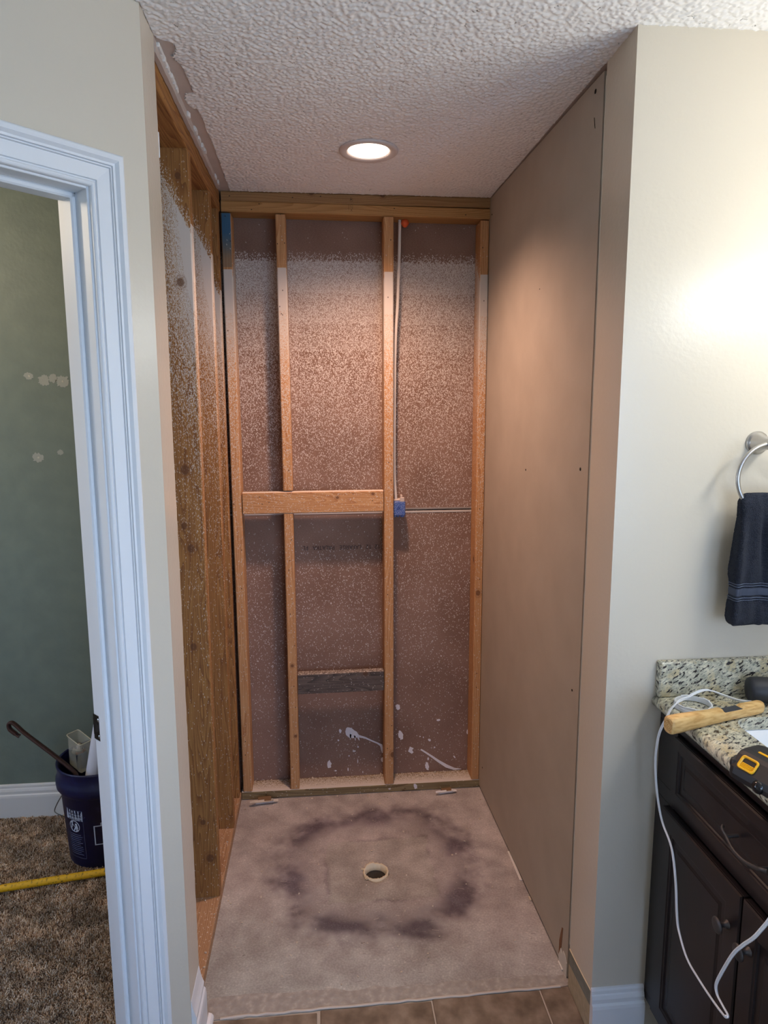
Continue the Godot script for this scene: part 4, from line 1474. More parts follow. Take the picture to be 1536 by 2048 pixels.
# a raised panel front whose face looks towards -x: frame, groove and field; y, z limits
func panel_front(n: String, parent: Node, x: float, y0: float, y1: float, z0: float, z1: float, fr: float, fr_side: float) -> MeshInstance3D:
	var m := MB.new()
	m.box(V(x + 0.006, y0, z0), V(x + 0.019, y1, z1), 0.001)
	var steps := [[0.0, 0.006], [0.0, 0.003], [0.003, 0.0], [fr - 0.012, 0.0], [fr - 0.010, 0.002], [fr - 0.006, 0.0025], [fr - 0.004, 0.007], [fr + 0.004, 0.0075], [fr + 0.016, 0.0045], [fr + 0.018, 0.0035]]
	var L := []
	for s in steps:
		var iy: float = s[0]
		var iz: float = s[0] * fr_side / fr
		L.append(PackedVector3Array([V(x + s[1], y0 + iy, z0 + iz), V(x + s[1], y1 - iy, z0 + iz), V(x + s[1], y1 - iy, z1 - iz), V(x + s[1], y0 + iy, z1 - iz)]))
	m.loft(L, true, false, false)
	var e: PackedVector3Array = L[-1]
	m.poly([e[0], e[1], e[2], e[3]], e[0] + V(1, 0, 0))
	return put(n, m.done(), M.espresso, parent)

func vanity():
	var v := thing("vanity_cabinet", "dark espresso wood vanity cabinet with raised panel doors", "cabinet", V(1.18, 0, 1.196))
	var x := 0.002
	var zE := 1.9
	var body := MB.new()
	body.box(V(x + 0.019, 0.105, 0.0), V(0.548, 0.74, zE), 0.001)
	body.box(V(x + 0.019, 0.74, 0.0), V(0.05, 0.906, zE), 0.001)
	body.box(V(0.50, 0.74, 0.0), V(0.548, 0.906, zE), 0.001)
	body.box(V(0.05, 0.74, 0.0), V(0.50, 0.906, 0.02), 0.001)
	put("body", body.done(), M.espresso, v)
	put("toe_kick", bx(V(0.07, 0.0, 0.0), V(0.085, 0.105, zE)), M.dark, v)
	var fr := MB.new()
	for q in [[0.105, 0.1275, 0.0, zE], [0.69, 0.727, 0.0, zE], [0.884, 0.908, 0.0, zE], [0.1275, 0.69, 0.0, 0.084], [0.727, 0.884, 0.0, 0.084], [0.1275, 0.69, 0.70, 0.80], [0.727, 0.884, 0.70, 0.80], [0.1275, 0.69, 1.44, 1.54], [0.727, 0.884, 1.44, 1.54]]:
		fr.box(V(x, q[0], q[2]), V(x + 0.019, q[1], q[3]), 0.001)
	put("face_frame", fr.done(), M.espresso, v)
	var xd := -0.0155
	for k in 2:
		var z0 := 0.094 + 0.74 * k
		var dw := panel_front("drawer_front", v, xd, 0.726, 0.880, z0, z0 + 0.615, 0.036, 0.036)
		var h := MB.new()
		var zc := z0 + 0.307
		var pts := [V(xd, 0.800, zc - 0.052), V(xd - 0.020, 0.803, zc - 0.056), V(xd - 0.026, 0.806, zc - 0.064)]
		h.tube(spline([V(xd - 0.020, 0.812, zc - 0.068), V(xd - 0.026, 0.810, zc - 0.060), V(xd - 0.026, 0.803, zc - 0.045), V(xd - 0.030, 0.797, zc - 0.02), V(xd - 0.031, 0.796, zc), V(xd - 0.030, 0.797, zc + 0.02), V(xd - 0.026, 0.803, zc + 0.045), V(xd - 0.026, 0.810, zc + 0.060), V(xd - 0.020, 0.812, zc + 0.068)], 5), 0.0032, 0.0046, 8)
		for s in [-1, 1]:
			h.tube([V(xd, 0.803, zc + s * 0.048), V(xd - 0.026, 0.803, zc + s * 0.048)], 0.004)
		put("handle", h.done(), M.pewter, dw)
		for j in 2:
			var a := z0 - 0.030 + 0.318 * j
			if k == 1:
				a = z0 + 0.02 + 0.318 * j
			var dd := panel_front("door", v, xd, 0.130, 0.688, a, a + 0.3125, 0.058, 0.056)
			var kb := MB.new()
			var kz := a + (0.278 if j == 0 else 0.030)
			kb.xf = Transform3D(Basis(Vector3.BACK, PI / 2), V(xd, 0.599, kz))
			kb.lathe([Vector2(0.0095, 0.0), Vector2(0.0085, 0.003), Vector2(0.005, 0.006), Vector2(0.005, 0.014), Vector2(0.008, 0.018), Vector2(0.0165, 0.021), Vector2(0.0165, 0.0235), Vector2(0.011, 0.0265), Vector2(0.0, 0.0275)], 24, true)
			put("knob", kb.done(), M.pewter, dd)
	# granite top with the sink cut out, a bullnose front edge and a splash against the wall
	var t := thing("granite_countertop", "speckled cream and black granite vanity top with matching side splash", "countertop", V(0, 0, 0))
	var top := 0.942
	var th := 0.030
	var x0 := 1.157
	var x1 := 1.73
	var za := 1.1955
	var zb := 3.1
	var holes := rounded_rect(1.268, 1.64, 1.337, 1.83, 0.045, 8)
	var cc := Vector2(1.45, 1.58)
	var inner := PackedVector3Array()
	var innerb := PackedVector3Array()
	var outer := []
	for q in holes:
		inner.append(V(q.x, top, q.y))
		innerb.append(V(q.x, top - th, q.y))
		var d := q - cc
		var kx := ((x1 if d.x > 0 else x0) - cc.x) / d.x if absf(d.x) > 1e-6 else 1e9
		var kz := ((zb if d.y > 0 else za) - cc.y) / d.y if absf(d.y) > 1e-6 else 1e9
		outer.append(cc + d * minf(kx, kz))
	for corner in [Vector2(x0, za), Vector2(x1, za), Vector2(x1, zb), Vector2(x0, zb)]:
		var best := 0
		for j in outer.size():
			if outer[j].distance_to(corner) < outer[best].distance_to(corner):
				best = j
		outer[best] = corner
	var prof := []
	var r := th / 2
	for k in 13:
		var a := PI / 2 - PI * k / 12
		var l := PackedVector3Array()
		var ins := r - r * cos(a)
		for q in outer:
			l.append(V(maxf(q.x, x0 + ins), top - r + r * sin(a), maxf(q.y, za + ins * 0.3)))
		prof.append(l)
	var s := MB.new()
	s.loft([inner, prof[0]], true, false, false)
	s.loft(prof, true, false)
	s.loft([prof[-1], innerb], true, false, false)
	var e1 := PackedVector3Array()
	for q in holes:
		e1.append(V(q.x, top, q.y))
	s.loft([e1, innerb], true, false, true)
	put("slab", s.done(), M.granite, t)
	var sp := MB.new()
	sp.box(V(1.164, top, 1.1945), V(1.73, top + 0.089, 1.2155), 0.003)
	put("side_splash", sp.done(), M.granite, t)
	var bs := MB.new()
	bs.box(V(1.709, top, 1.216), V(1.7298, top + 0.089, 3.1), 0.003)
	put("back_splash", bs.done(), M.granite, t)
	var sk := thing("undermount_sink", "white undermount sink basin below the granite cutout", "sink", V(0, 0, 0))
	var bl := []
	for q in [[0.0, -0.0305, 0.02], [0.0, -0.0325, 0.0], [0.002, -0.08, 0.0], [0.02, -0.135, 0.0], [0.07, -0.155, 0.0], [0.16, -0.165, 0.0]]:
		var l := PackedVector3Array()
		for p in rounded_rect(1.268 - q[2] + q[0], 1.64 + q[2] - q[0], 1.337 - q[2] + q[0], 1.83 + q[2] - q[0], 0.045 + q[0] * 0.3, 8):
			l.append(V(p.x, top + q[1], p.y))
		bl.append(l)
	var bm := MB.new()
	bm.loft(bl, true, false)
	bm.cap(bl[-1], V(1.45, 0, 1.58))
	put("basin", bm.done(), M.porcelain, sk)
	var dn := MB.new()
	dn.xf = Transform3D(Basis(), V(1.454, top - 0.164, 1.583))
	dn.lathe([Vector2(0.028, 0.0), Vector2(0.026, 0.003), Vector2(0.018, 0.001), Vector2(0.0, 0.0005)], 24)
	put("drain_flange", dn.done(), M.nickel, sk)

func counter_things():
	var top := 0.942
	# wooden handle lying on the counter, its thick end out over the edge
	var a := V(1.094, 0.9605, 1.391)
	var b := V(1.360, 0.9575, 1.315)
	var hd := thing("wooden_handle", "pale wooden tool handle lying across the counter with its end over the edge", "handle", a)
	var d := (b - a)
	var L := d.length()
	var t := d.normalized()
	var sd := t.cross(Vector3.UP).normalized()
	var up := sd.cross(t)
	var m := MB.new()
	var Ls := []
	for q in [[0.0, 0.0145], [0.002, 0.0172], [0.006, 0.0180], [0.03, 0.0180], [0.07, 0.0166], [0.12, 0.0146], [0.147, 0.0148], [0.149, 0.0142], [0.152, 0.0140], [0.205, 0.0140], [0.21, 0.0140], [0.24, 0.0140], [L - 0.012, 0.0138], [L - 0.005, 0.0125], [L - 0.001, 0.0085], [L, 0.003]]:
		var l := PackedVector3Array()
		for j in 24:
			var an := TAU * j / 24
			var ce := cos(an)
			var se := sin(an)
			var k := pow(pow(absf(ce), 3.0) + pow(absf(se), 3.0), -1.0 / 3.0)
			var yy: float = se * k * q[1] * 1.08
			if q[0] > 0.1485 and q[0] < 0.2065 and yy > 0.0088:
				yy = 0.0088
			l.append(t * q[0] + sd * ce * k * q[1] * 0.86 + up * yy)
		Ls.append(l)
	m.loft(Ls, true, true)
	put("grip", m.done(), M.handle_wood, hd)
	var inl := MB.new()
	inl.xf = Transform3D(Basis(t, up, -sd), Vector3.ZERO)
	inl.box(V(0.153, 0.0086, -0.0105), V(0.205, 0.0094, 0.0105), 0.0003)
	put("dark_inlay", inl.done(), mat(Color8(58, 60, 66), 0.5), hd)
	for rr in [0.003, 0.0065, 0.010]:
		var eg := MB.new()
		eg.ring(t * -0.0001, sd, up, rr, 0.0004, 24, 5)
		put("end_grain_ring", eg.done(), mat(Color8(150, 104, 54), 0.7), hd)
	# black rubber cylinder behind it
	var bc := thing("rubber_cylinder", "dark grey rubber cylinder lying on the counter behind the wooden handle", "tool", V(1.405, top, 1.262))
	var c := MB.new()
	c.xf = Transform3D(Basis(Vector3.BACK, -PI / 2 + 0.0) , V(-0.042, 0.031, -0.008)).rotated_local(Vector3.RIGHT, 0.25)
	c.lathe([Vector2(0.0, 0.0), Vector2(0.021, 0.0005), Vector2(0.0265, 0.0025), Vector2(0.0295, 0.008), Vector2(0.0305, 0.02), Vector2(0.0305, 0.085), Vector2(0.0295, 0.10), Vector2(0.026, 0.106), Vector2(0.0, 0.108)], 36, false)
	put("rubber_body", c.done(), M.rubber, bc)
	# white plastic ring
	var pr := thing("plastic_ring", "white plastic pipe ring lying flat on the counter beside the splash", "ring", V(1.217, top + 0.0008, 1.276))
	var p := MB.new()
	p.lathe([Vector2(0.0395, 0.0), Vector2(0.0425, 0.0), Vector2(0.0425, 0.007), Vector2(0.0412, 0.008), Vector2(0.0412, 0.0125), Vector2(0.0378, 0.0125), Vector2(0.0378, 0.0008)], 48, false, false)
	put("ring_body", p.done(), M.white_plastic, pr)
	for k in 5:
		var q := MB.new()
		q.xf = Transform3D(Basis(Vector3.UP, 0.6 + k * TAU / 5), Vector3.ZERO)
		q.box(V(-0.010, 0.0122, 0.0374), V(0.010, 0.0142, 0.0414), 0.0005)
		put("notch_lug", q.done(), M.white_plastic, pr)
	# white two-core cord from under the handle over the edge, hanging down in a loop
	var cd := MB.new()
	var pts := [V(1.372, 0.951, 1.275), V(1.338, 0.951, 1.264), V(1.312, 0.956, 1.245), V(1.285, 0.966, 1.243), V(1.258, 0.973, 1.252), V(1.229, 0.972, 1.264), V(1.195, 0.964, 1.275), V(1.160, 0.954, 1.288), V(1.138, 0.930, 1.299), V(1.128, 0.890, 1.291), V(1.126, 0.835, 1.285), V(1.128, 0.785, 1.287), V(1.130, 0.729, 1.301), V(1.133, 0.686, 1.321), V(1.135, 0.650, 1.363), V(1.135, 0.587, 1.388), V(1.135, 0.512, 1.403), V(1.135, 0.481, 1.417), V(1.132, 0.453, 1.459), V(1.132, 0.446, 1.508), V(1.131, 0.447, 1.557), V(1.129, 0.453, 1.595), V(1.127, 0.460, 1.611), V(1.130, 0.466, 1.612), V(1.133, 0.466, 1.588), V(1.135, 0.468, 1.569), V(1.135, 0.485, 1.563), V(1.133, 0.528, 1.580), V(1.128, 0.601, 1.616), V(1.125, 0.647, 1.646), V(1.125, 0.684, 1.672), V(1.128, 0.712, 1.686), V(1.133, 0.740, 1.697), V(1.136, 0.79, 1.715), V(1.138, 0.86, 1.73), V(1.142, 0.93, 1.74), V(1.157, 0.9495, 1.745), V(1.19, 0.946, 1.75)]
	var sp := spline(pts, 6)
	cd.tube(sp, 0.0018, 0.0018, 8, true, Vector3.RIGHT)
	var cd2 := MB.new()
	var off := []
	for i in sp.size():
		var tg: Vector3 = (sp[mini(i + 1, sp.size() - 1)] - sp[maxi(i - 1, 0)]).normalized()
		var n := tg.cross(V(1, 0.25, -0.3)).normalized()
		off.append(sp[i] + n * 0.0031)
	cd2.tube(off, 0.0018, 0.0018, 8, true, Vector3.RIGHT)
	var cord := thing("appliance_cable", "white flat two strand cord looping over the counter edge and hanging before the cabinet doors", "cable", Vector3.ZERO)
	put("strand", cd.done(), M.white_plastic, cord)
	put("strand", cd2.done(), M.white_plastic, cord)
	# cordless tool with a yellow latch, cut off by the frame
	var tl := thing("power_tool", "black cordless power tool with a yellow latch on the counter edge", "tool", V(1.147, top, 1.576))
	var u := V(0.29, 0, 0.957).normalized()
	var fr := Transform3D(Basis(u, Vector3.UP, u.cross(Vector3.UP)), Vector3.ZERO)
	# section across the tool: z to the room's left, y up
	var sec := [[0.020, 0.0005], [0.025, 0.005], [0.0265, 0.014], [0.0235, 0.026], [0.004, 0.0465], [-0.004, 0.0515], [-0.014, 0.0535], [-0.048, 0.0535], [-0.058, 0.050], [-0.063, 0.042], [-0.064, 0.006], [-0.060, 0.0005]]
	var rb := []
	for q in [[-0.016, 0.80], [-0.0145, 0.89], [-0.0105, 0.96], [-0.004, 1.0], [0.05, 1.0], [0.13, 1.02], [0.15, 0.96], [0.153, 0.85]]:
		var l := PackedVector3Array()
		for e in sec:
			l.append(fr * V(q[0], 0.024 + (e[1] - 0.024) * q[1] if e[1] > 0.02 else e[1], -0.019 + (e[0] + 0.019) * q[1]))
		rb.append(l)
	var tb := MB.new()
	tb.loft(rb, true, true, false)
	put("housing", tb.done(), M.black_plastic, tl)
	# the latch lies on the sloping shoulder
	var slope := Basis(u, (fr.basis * V(0, 0.69, 0.72)).normalized(), (fr.basis * V(0, -0.72, 0.69)).normalized())
	var lf := Transform3D(slope, fr * V(0.0, 0.0475, 0.003))
	var yl := MB.new()
	yl.xf = lf
	var li := []
	for q in [[0.000, -0.001], [0.0, 0.0028], [0.0012, 0.0036], [0.0032, 0.0030], [0.0045, -0.0012]]:
		var l := PackedVector3Array()
		for e in rounded_rect(q[0], 0.035 - q[0], q[0], 0.027 - q[0], 0.006 - q[0] * 0.5, 5):
			l.append(V(e.x, q[1], e.y))
		li.append(l)
	yl.loft(li, true, false)
	yl.cap(li[-1], V(0.017, -1.0, 0.013))
	var latch := put("yellow_latch", yl.done(), M.yellow_plastic, tl)
	for k in 4:
		var rg := MB.new()
		rg.xf = lf
		rg.box(V(0.005, -0.0012, 0.0135 + k * 0.0027), V(0.030, 0.0012 + 0.0007 * k, 0.0155 + k * 0.0027), 0.0006)
		put("grip_rib", rg.done(), M.yellow_plastic, latch)
	var yb := MB.new()
	yb.xf = fr
	yb.box(V(0.012, 0.0525, -0.022), V(0.075, 0.0555, -0.017), 0.001)
	put("yellow_stripe", yb.done(), M.yellow_plastic, tl)
	var kn := MB.new()
	kn.xf = Transform3D(Basis(), fr * V(0.050, 0.013, 0.022))
	var kp := []
	for i in 11:
		kp.append(Vector2(maxf(0.0001, 0.0125 * sin(PI * i / 10)), 0.0125 * cos(PI * i / 10)))
	kn.lathe(kp, 20, false)
	put("ball_button", kn.done(), mat(Color8(22, 22, 24), 0.15), tl)
	var lb := MB.new()
	lb.xf = Transform3D(Basis(), fr * V(-0.012, 0.026, 0.010))
	lb.lathe([Vector2(0.0, -0.010), Vector2(0.008, -0.009), Vector2(0.0105, 0.0), Vector2(0.008, 0.009), Vector2(0.0, 0.010)], 16, false)
	put("side_lobe", lb.done(), M.black_plastic, tl)

func towel():
	var z0 := 1.194
	var r := thing("towel_ring", "brushed nickel towel ring on the cream wall", "towel ring", V(1.378, 1.556, z0))
	var m := MB.new()
	m.xf = Transform3D(Basis(Vector3.RIGHT, PI / 2), Vector3.ZERO)
	m.lathe([Vector2(0.0275, 0.0), Vector2(0.0275, 0.004), Vector2(0.026, 0.007), Vector2(0.0235, 0.0085), Vector2(0.0225, 0.012), Vector2(0.019, 0.020), Vector2(0.0155, 0.030), Vector2(0.014, 0.045), Vector2(0.0145, 0.058), Vector2(0.0135, 0.066), Vector2(0.009, 0.070), Vector2(0.0, 0.071)], 40, false)
	put("mount", m.done(), M.nickel, r)
	var g := MB.new()
	g.ring(V(0.0, -0.078, 0.060), Vector3.RIGHT, V(0, 1, -0.05).normalized(), 0.0785, 0.0050, 64, 12)
	put("ring", g.done(), M.nickel, r)
	# towel: one closed loop of cloth per height, folded over the lower part of the ring
	var t := thing("hand_towel", "charcoal blue terry hand towel hanging through the nickel ring", "towel", V(1.382, 1.409, 1.254))
	var rows := [[0.036, -0.058, 0.058, 0.004], [0.032, -0.069, 0.074, 0.010], [0.016, -0.075, 0.082, 0.016], [-0.02, -0.073, 0.087, 0.021], [-0.06, -0.077, 0.091, 0.023], [-0.11, -0.081, 0.095, 0.024], [-0.14, -0.084, 0.098, 0.025], [-0.155, -0.084, 0.098, 0.024], [-0.172, -0.081, 0.096, 0.021], [-0.18, -0.0805, 0.0955, 0.0205], [-0.20, -0.0805, 0.0955, 0.0205], [-0.21, -0.081, 0.096, 0.021], [-0.228, -0.083, 0.099, 0.024], [-0.255, -0.084, 0.10, 0.024], [-0.268, -0.081, 0.10, 0.020], [-0.274, -0.075, 0.097, 0.012]]
	var L := []
	var dense := []
	for i in rows.size() - 1:
		var parts := maxi(2, int(absf(rows[i + 1][0] - rows[i][0]) / 0.0022))
		for k in parts:
			var q := []
			for j in 4:
				q.append(lerpf(rows[i][j], rows[i + 1][j], float(k) / parts))
			dense.append(q)
	dense.append(rows[-1])
	rng.seed = 87
	for q in dense:
		var terry: float = 0.0011 if (q[0] > -0.170 or q[0] < -0.214) else 0.0002
		var l := towel_loop(q, 1.0, 0.0, 240)
		var mid := V((q[1] + q[2]) / 2, q[0], 0)
		for j in l.size():
			var out := (l[j] - mid)
			out.y = 0
			l[j] += out.normalized() * rng.randf_range(-terry, terry) + V(0, rng.randf_range(-terry, terry) * 0.5, 0)
		L.append(l)
	var tm := MB.new()
	tm.loft(L, true, true)
	put("terry_cloth", tm.done(), M.towel, t)
	for q in [[-0.1835, -0.2005, 0.0009, M.band], [-0.1775, -0.1792, 0.0022, M.towel_light], [-0.1722, -0.1737, 0.0022, M.towel_light], [-0.2055, -0.2072, 0.0022, M.towel_light], [-0.2108, -0.2122, 0.0022, M.towel_light]]:
		var bl := []
		for k in 4:
			var y: float = lerpf(q[0], q[1], k / 3.0)
			var e: float = q[2] if k in [1, 2] else 0.0003
			bl.append(towel_loop([y, -0.0805, 0.0955, 0.0207], 1.0, e))
		var bm := MB.new()
		bm.loft(bl, true, false)
		put("woven_band" if q[2] < 0.001 else "band_stitch", bm.done(), q[3], t)

func towel_loop(q: Array, amp: float, grow: float, n := 80) -> PackedVector3Array:
	var l := PackedVector3Array()
	var fade := clampf(-q[0] * 12.0 + 0.25, 0.25, 1.0)
	for j in n:
		var a := TAU * j / n
		var ce := cos(a)
		var se := sin(a)
		var x: float = (q[1] + q[2]) / 2 + (q[2] - q[1] + 2 * grow) / 2 * signf(ce) * pow(absf(ce), 0.55)
		var z: float = (q[3] + grow) * signf(se) * pow(absf(se), 0.55)
		if se > 0:
			z += amp * fade * (0.0075 * sin((x + 0.02) * 70.0 + q[0] * 2.0) + 0.0035 * sin(x * 150.0 - q[0] * 7.0))
			z -= fade * 0.015 * exp(-pow((x + 0.022 + 0.09 * q[0]) / 0.010, 2))
		l.append(V(x, q[0], z))
	return l

# a thin curved patch on a round wall: outline points are (degrees from +z towards +x, height)
func curved(c: Vector3, pts: Array, w_deg: float, w_y: float, r0: float, k: float, closed := false) -> ArrayMesh:
	var m := MB.new()
	var q := pts.duplicate()
	if closed:
		q.append(pts[0])
	for i in q.size() - 1:
		var a: Vector2 = q[i]
		var b: Vector2 = q[i + 1]
		var d := Vector2((b.x - a.x) / 440.0, b.y - a.y).normalized()
		var n := Vector2(-d.y * w_deg, d.x * w_y)
		var e := Vector2(d.x * w_deg, d.y * w_y) * 0.9
		var steps := maxi(1, int(absf(b.x - a.x) / 4.0))
		for s in steps:
			var p0 := a.lerp(b, float(s) / steps) - (e if s == 0 else Vector2.ZERO)
			var p1 := a.lerp(b, float(s + 1) / steps) + (e if s == steps - 1 else Vector2.ZERO)
			var o := []
			for t in [p0 - n, p1 - n, p1 + n, p0 + n]:
				o.append(on_round(t, r0, k, 0.0008))
			m.poly(o, V(0, o[0].y, 0))
	return m.done()

func on_round(t: Vector2, r0: float, k: float, off: float) -> Vector3:
	var r := r0 + k * t.y + off
	return V(sin(deg_to_rad(t.x)) * r, t.y, cos(deg_to_rad(t.x)) * r)

func filled(a0: float, a1: float, y0: float, y1: float, r0: float, k: float, off := 0.0006) -> ArrayMesh:
	var m := MB.new()
	var n := maxi(1, int((a1 - a0) / 3.0))
	for i in n:
		var p := lerpf(a0, a1, float(i) / n)
		var q := lerpf(a0, a1, float(i + 1) / n)
		m.poly([on_round(Vector2(p, y0), r0, k, off), on_round(Vector2(q, y0), r0, k, off), on_round(Vector2(q, y1), r0, k, off), on_round(Vector2(p, y1), r0, k, off)], V(0, y0, 0))
	return m.done()

func bent_text(s: String, size: float, ang: float, y: float, r0: float, k: float) -> ArrayMesh:
	var tm := TextMesh.new()
	tm.text = s
	tm.font = SystemFont.new()
	tm.font.font_names = PackedStringArray(["Droid Sans"])
	tm.font_size = 16
	tm.pixel_size = size / 16.0
	tm.depth = 0.0004
	tm.horizontal_alignment = HORIZONTAL_ALIGNMENT_LEFT
	var out := SurfaceTool.new()
	out.begin(Mesh.PRIMITIVE_TRIANGLES)
	var arr := tm.get_mesh_arrays() if tm.get_surface_count() > 0 else []
	if arr.is_empty():
		return filled(ang, ang + 2, y, y + 0.001, r0, k)
	var vs: PackedVector3Array = arr[Mesh.ARRAY_VERTEX]
	var ix: PackedInt32Array = arr[Mesh.ARRAY_INDEX] if arr[Mesh.ARRAY_INDEX] != null else PackedInt32Array(range(vs.size()))
	for i in ix:
		var p := vs[i]
		out.add_vertex(on_round(Vector2(ang + rad_to_deg(p.x / (r0 + k * y)), y + p.y), r0, k, 0.0010 + p.z))
	out.generate_normals()
	return out.commit()

func bedroom_things():
	# patches of spackle on the green wall
	var wp := struct("trim_1", "pale spackle patches where fixtures were removed from the green wall", "patch")
	rng.seed = 81
	for q in [[-0.719, 1.763, 0.013, 0.011, 1], [-0.665, 1.748, 0.017, 0.016, 2], [-0.600, 1.744, 0.020, 0.017, 3], [-0.708, 1.460, 0.017, 0.014, 4], [-0.625, 1.479, 0.010, 0.008, 5], [-0.632, 1.755, 0.012, 0.012, 6]]:
		var m := MB.new()
		m.prism(blob(q[0], q[1], q[2] * 1.3, q[3] * 1.35, 80 + q[4], 30), 0.0225, 0.0243)
		put("spackle_patch", m.done(), mat(Color8(160, 162, 152), 0.9), wp)
		if q[4] in [1, 3, 4]:
			var h := MB.new()
			h.prism(blob(q[0] + 0.002, q[1], 0.0045, 0.0045, 90 + q[4], 12), 0.024, 0.0252)
			put("filled_hole", h.done(), mat(Color8(186, 184, 168), 0.9), wp)
	# bucket
	var C := V(-0.475, 0.0015, 0.265)
	var r0 := 0.125
	var k := 0.05
	var b := thing("bucket", "dark blue plastic bucket of tools on the carpet behind the doorway", "bucket", C)
	var m := MB.new()
	m.lathe([Vector2(0.0, 0.004), Vector2(0.119, 0.004), Vector2(0.122, 0.0), Vector2(0.125, 0.004), Vector2(0.1395, 0.272), Vector2(0.146, 0.277), Vector2(0.153, 0.288), Vector2(0.1545, 0.300), Vector2(0.1535, 0.318), Vector2(0.148, 0.326), Vector2(0.1475, 0.350), Vector2(0.1485, 0.362)], 64, false)
	m.lathe([Vector2(0.1485, 0.362), Vector2(0.1505, 0.366), Vector2(0.150, 0.371), Vector2(0.146, 0.3725), Vector2(0.1425, 0.369)], 64, false)
	m.lathe([Vector2(0.1425, 0.369), Vector2(0.137, 0.27), Vector2(0.121, 0.012), Vector2(0.0, 0.012)], 64, false)
	put("pail", m.done(), M.blue_bucket, b)
	var w := MB.new()
	w.tube(spline([V(-0.139, 0.222, -0.01), V(-0.150, 0.214, -0.012), V(-0.168, 0.186, -0.014), V(-0.184, 0.152, -0.015), V(-0.176, 0.142, -0.010), V(-0.160, 0.141, 0.0), V(-0.138, 0.145, 0.02)], 4), 0.0018)
	put("wire_handle", w.done(), M.wire, b)
	# warning panel and shop mark
	var lb := put("warning_label", filled(-45.5, -13.0, 0.189, 0.229, r0, k), M.print_white, b)
	put("label_outline", curved(C, [Vector2(-46, 0.040), Vector2(-46, 0.229), Vector2(-13, 0.229), Vector2(-13, 0.040)], 0.22, 0.0007, r0, k, true), M.print_grey, lb)
	put("warning_text", bent_text("WARNING", 0.013, -40.0, 0.217, r0, k), mat(Color8(30, 34, 70), 0.7), lb)
	put("warning_text", bent_text("ADVERTENCIA", 0.012, -40.0, 0.2045, r0, k), mat(Color8(30, 34, 70), 0.7), lb)
	put("warning_text", bent_text("AVERTISSEMENT", 0.0105, -40.0, 0.1925, r0, k), mat(Color8(30, 34, 70), 0.7), lb)
	var circ := []
	for i in 28:
		circ.append(Vector2(-29.5 + 9.6 * cos(TAU * i / 28), 0.165 + 0.0215 * sin(TAU * i / 28)))
	put("prohibition_sign", curved(C, circ, 0.55, 0.0014, r0, k, true), M.print_white, lb)
	put("prohibition_sign", curved(C, [Vector2(-36, 0.180), Vector2(-22.5, 0.149)], 0.45, 0.0012, r0, k), M.print_white, lb)
	# a toddler leaning into a pail, as plain shapes
	for q in [[[Vector2(-33, 0.178), Vector2(-26, 0.173), Vector2(-24.5, 0.160)], 1.9], [[Vector2(-27, 0.163), Vector2(-30, 0.150)], 1.1], [[Vector2(-25, 0.160), Vector2(-25.5, 0.148)], 1.1], [[Vector2(-34, 0.172), Vector2(-35, 0.160)], 1.0], [[Vector2(-36.5, 0.158), Vector2(-35, 0.146), Vector2(-31, 0.146)], 0.7]]:
		put("pictogram", curved(C, q[0], q[1], q[1] * 0.0022, r0, k), M.print_white, lb)
	rng.seed = 91
	for i in 11:
		var y := 0.132 - i * 0.0078
		put("fine_print", filled(-43.0, -16.0 - rng.randf() * 6.0, y - 0.0014, y + 0.0012, r0, k), M.print_grey, lb)
	var hs := [Vector2(3.2, 0.097), Vector2(3.2, 0.170), Vector2(13.3, 0.170), Vector2(13.3, 0.180), Vector2(28, 0.188), Vector2(40, 0.180), Vector2(40, 0.170), Vector2(72, 0.170), Vector2(72, 0.097)]
	var mk := put("shop_mark", curved(C, hs, 0.85, 0.0019, r0, k, true), M.print_white, b)
	put("shop_letter", filled(15.8, 21.5, 0.112, 0.160, r0, k), M.print_white, mk)
	put("shop_letter", filled(21.5, 27.0, 0.112, 0.122, r0, k), M.print_white, mk)
	# pry bar leaning in the bucket
	var pb := thing("pry_bar", "rusty dark red pry bar with a hooked end leaning out of the blue bucket", "pry bar", V(-0.551, 0.355, 0.335))
	var bm := MB.new()
	bm.tube(spline([V(0.018, -0.060, 0.012), V(0.016, -0.022, 0.006), V(0.0, 0.0, 0.0), V(-0.060, 0.053, -0.010), V(-0.121, 0.102, -0.020), V(-0.170, 0.140, -0.030), V(-0.194, 0.163, -0.035), V(-0.210, 0.176, -0.035), V(-0.220, 0.171, -0.034), V(-0.217, 0.154, -0.032), V(-0.204, 0.141, -0.030), V(-0.195, 0.134, -0.029)], 5), 0.0065, 0.0115, 8, true, Vector3.BACK)
	put("bar", bm.done(), M.iron, pb)
	var cl := MB.new()
	for q in [-1, 1]:
		cl.tube([V(-0.200, 0.139, -0.029 + q * 0.003), V(-0.191, 0.131, -0.028 + q * 0.006), V(-0.183, 0.126, -0.027 + q * 0.0075)], 0.0045, 0.003, 6)
	put("claw", cl.done(), M.iron, pb)
	# clear box of small parts
	var cx := thing("plastic_container", "clear plastic box of small parts tilted in the blue bucket", "container", V(-0.560, 0.34, 0.235))
	var c0 := [V(-0.605, 0.436, 0.222), V(-0.538, 0.426, 0.288), V(-0.508, 0.428, 0.253), V(-0.575, 0.438, 0.187)]
	var dn := V(0.004, -0.105, 0.016)
	var o := []
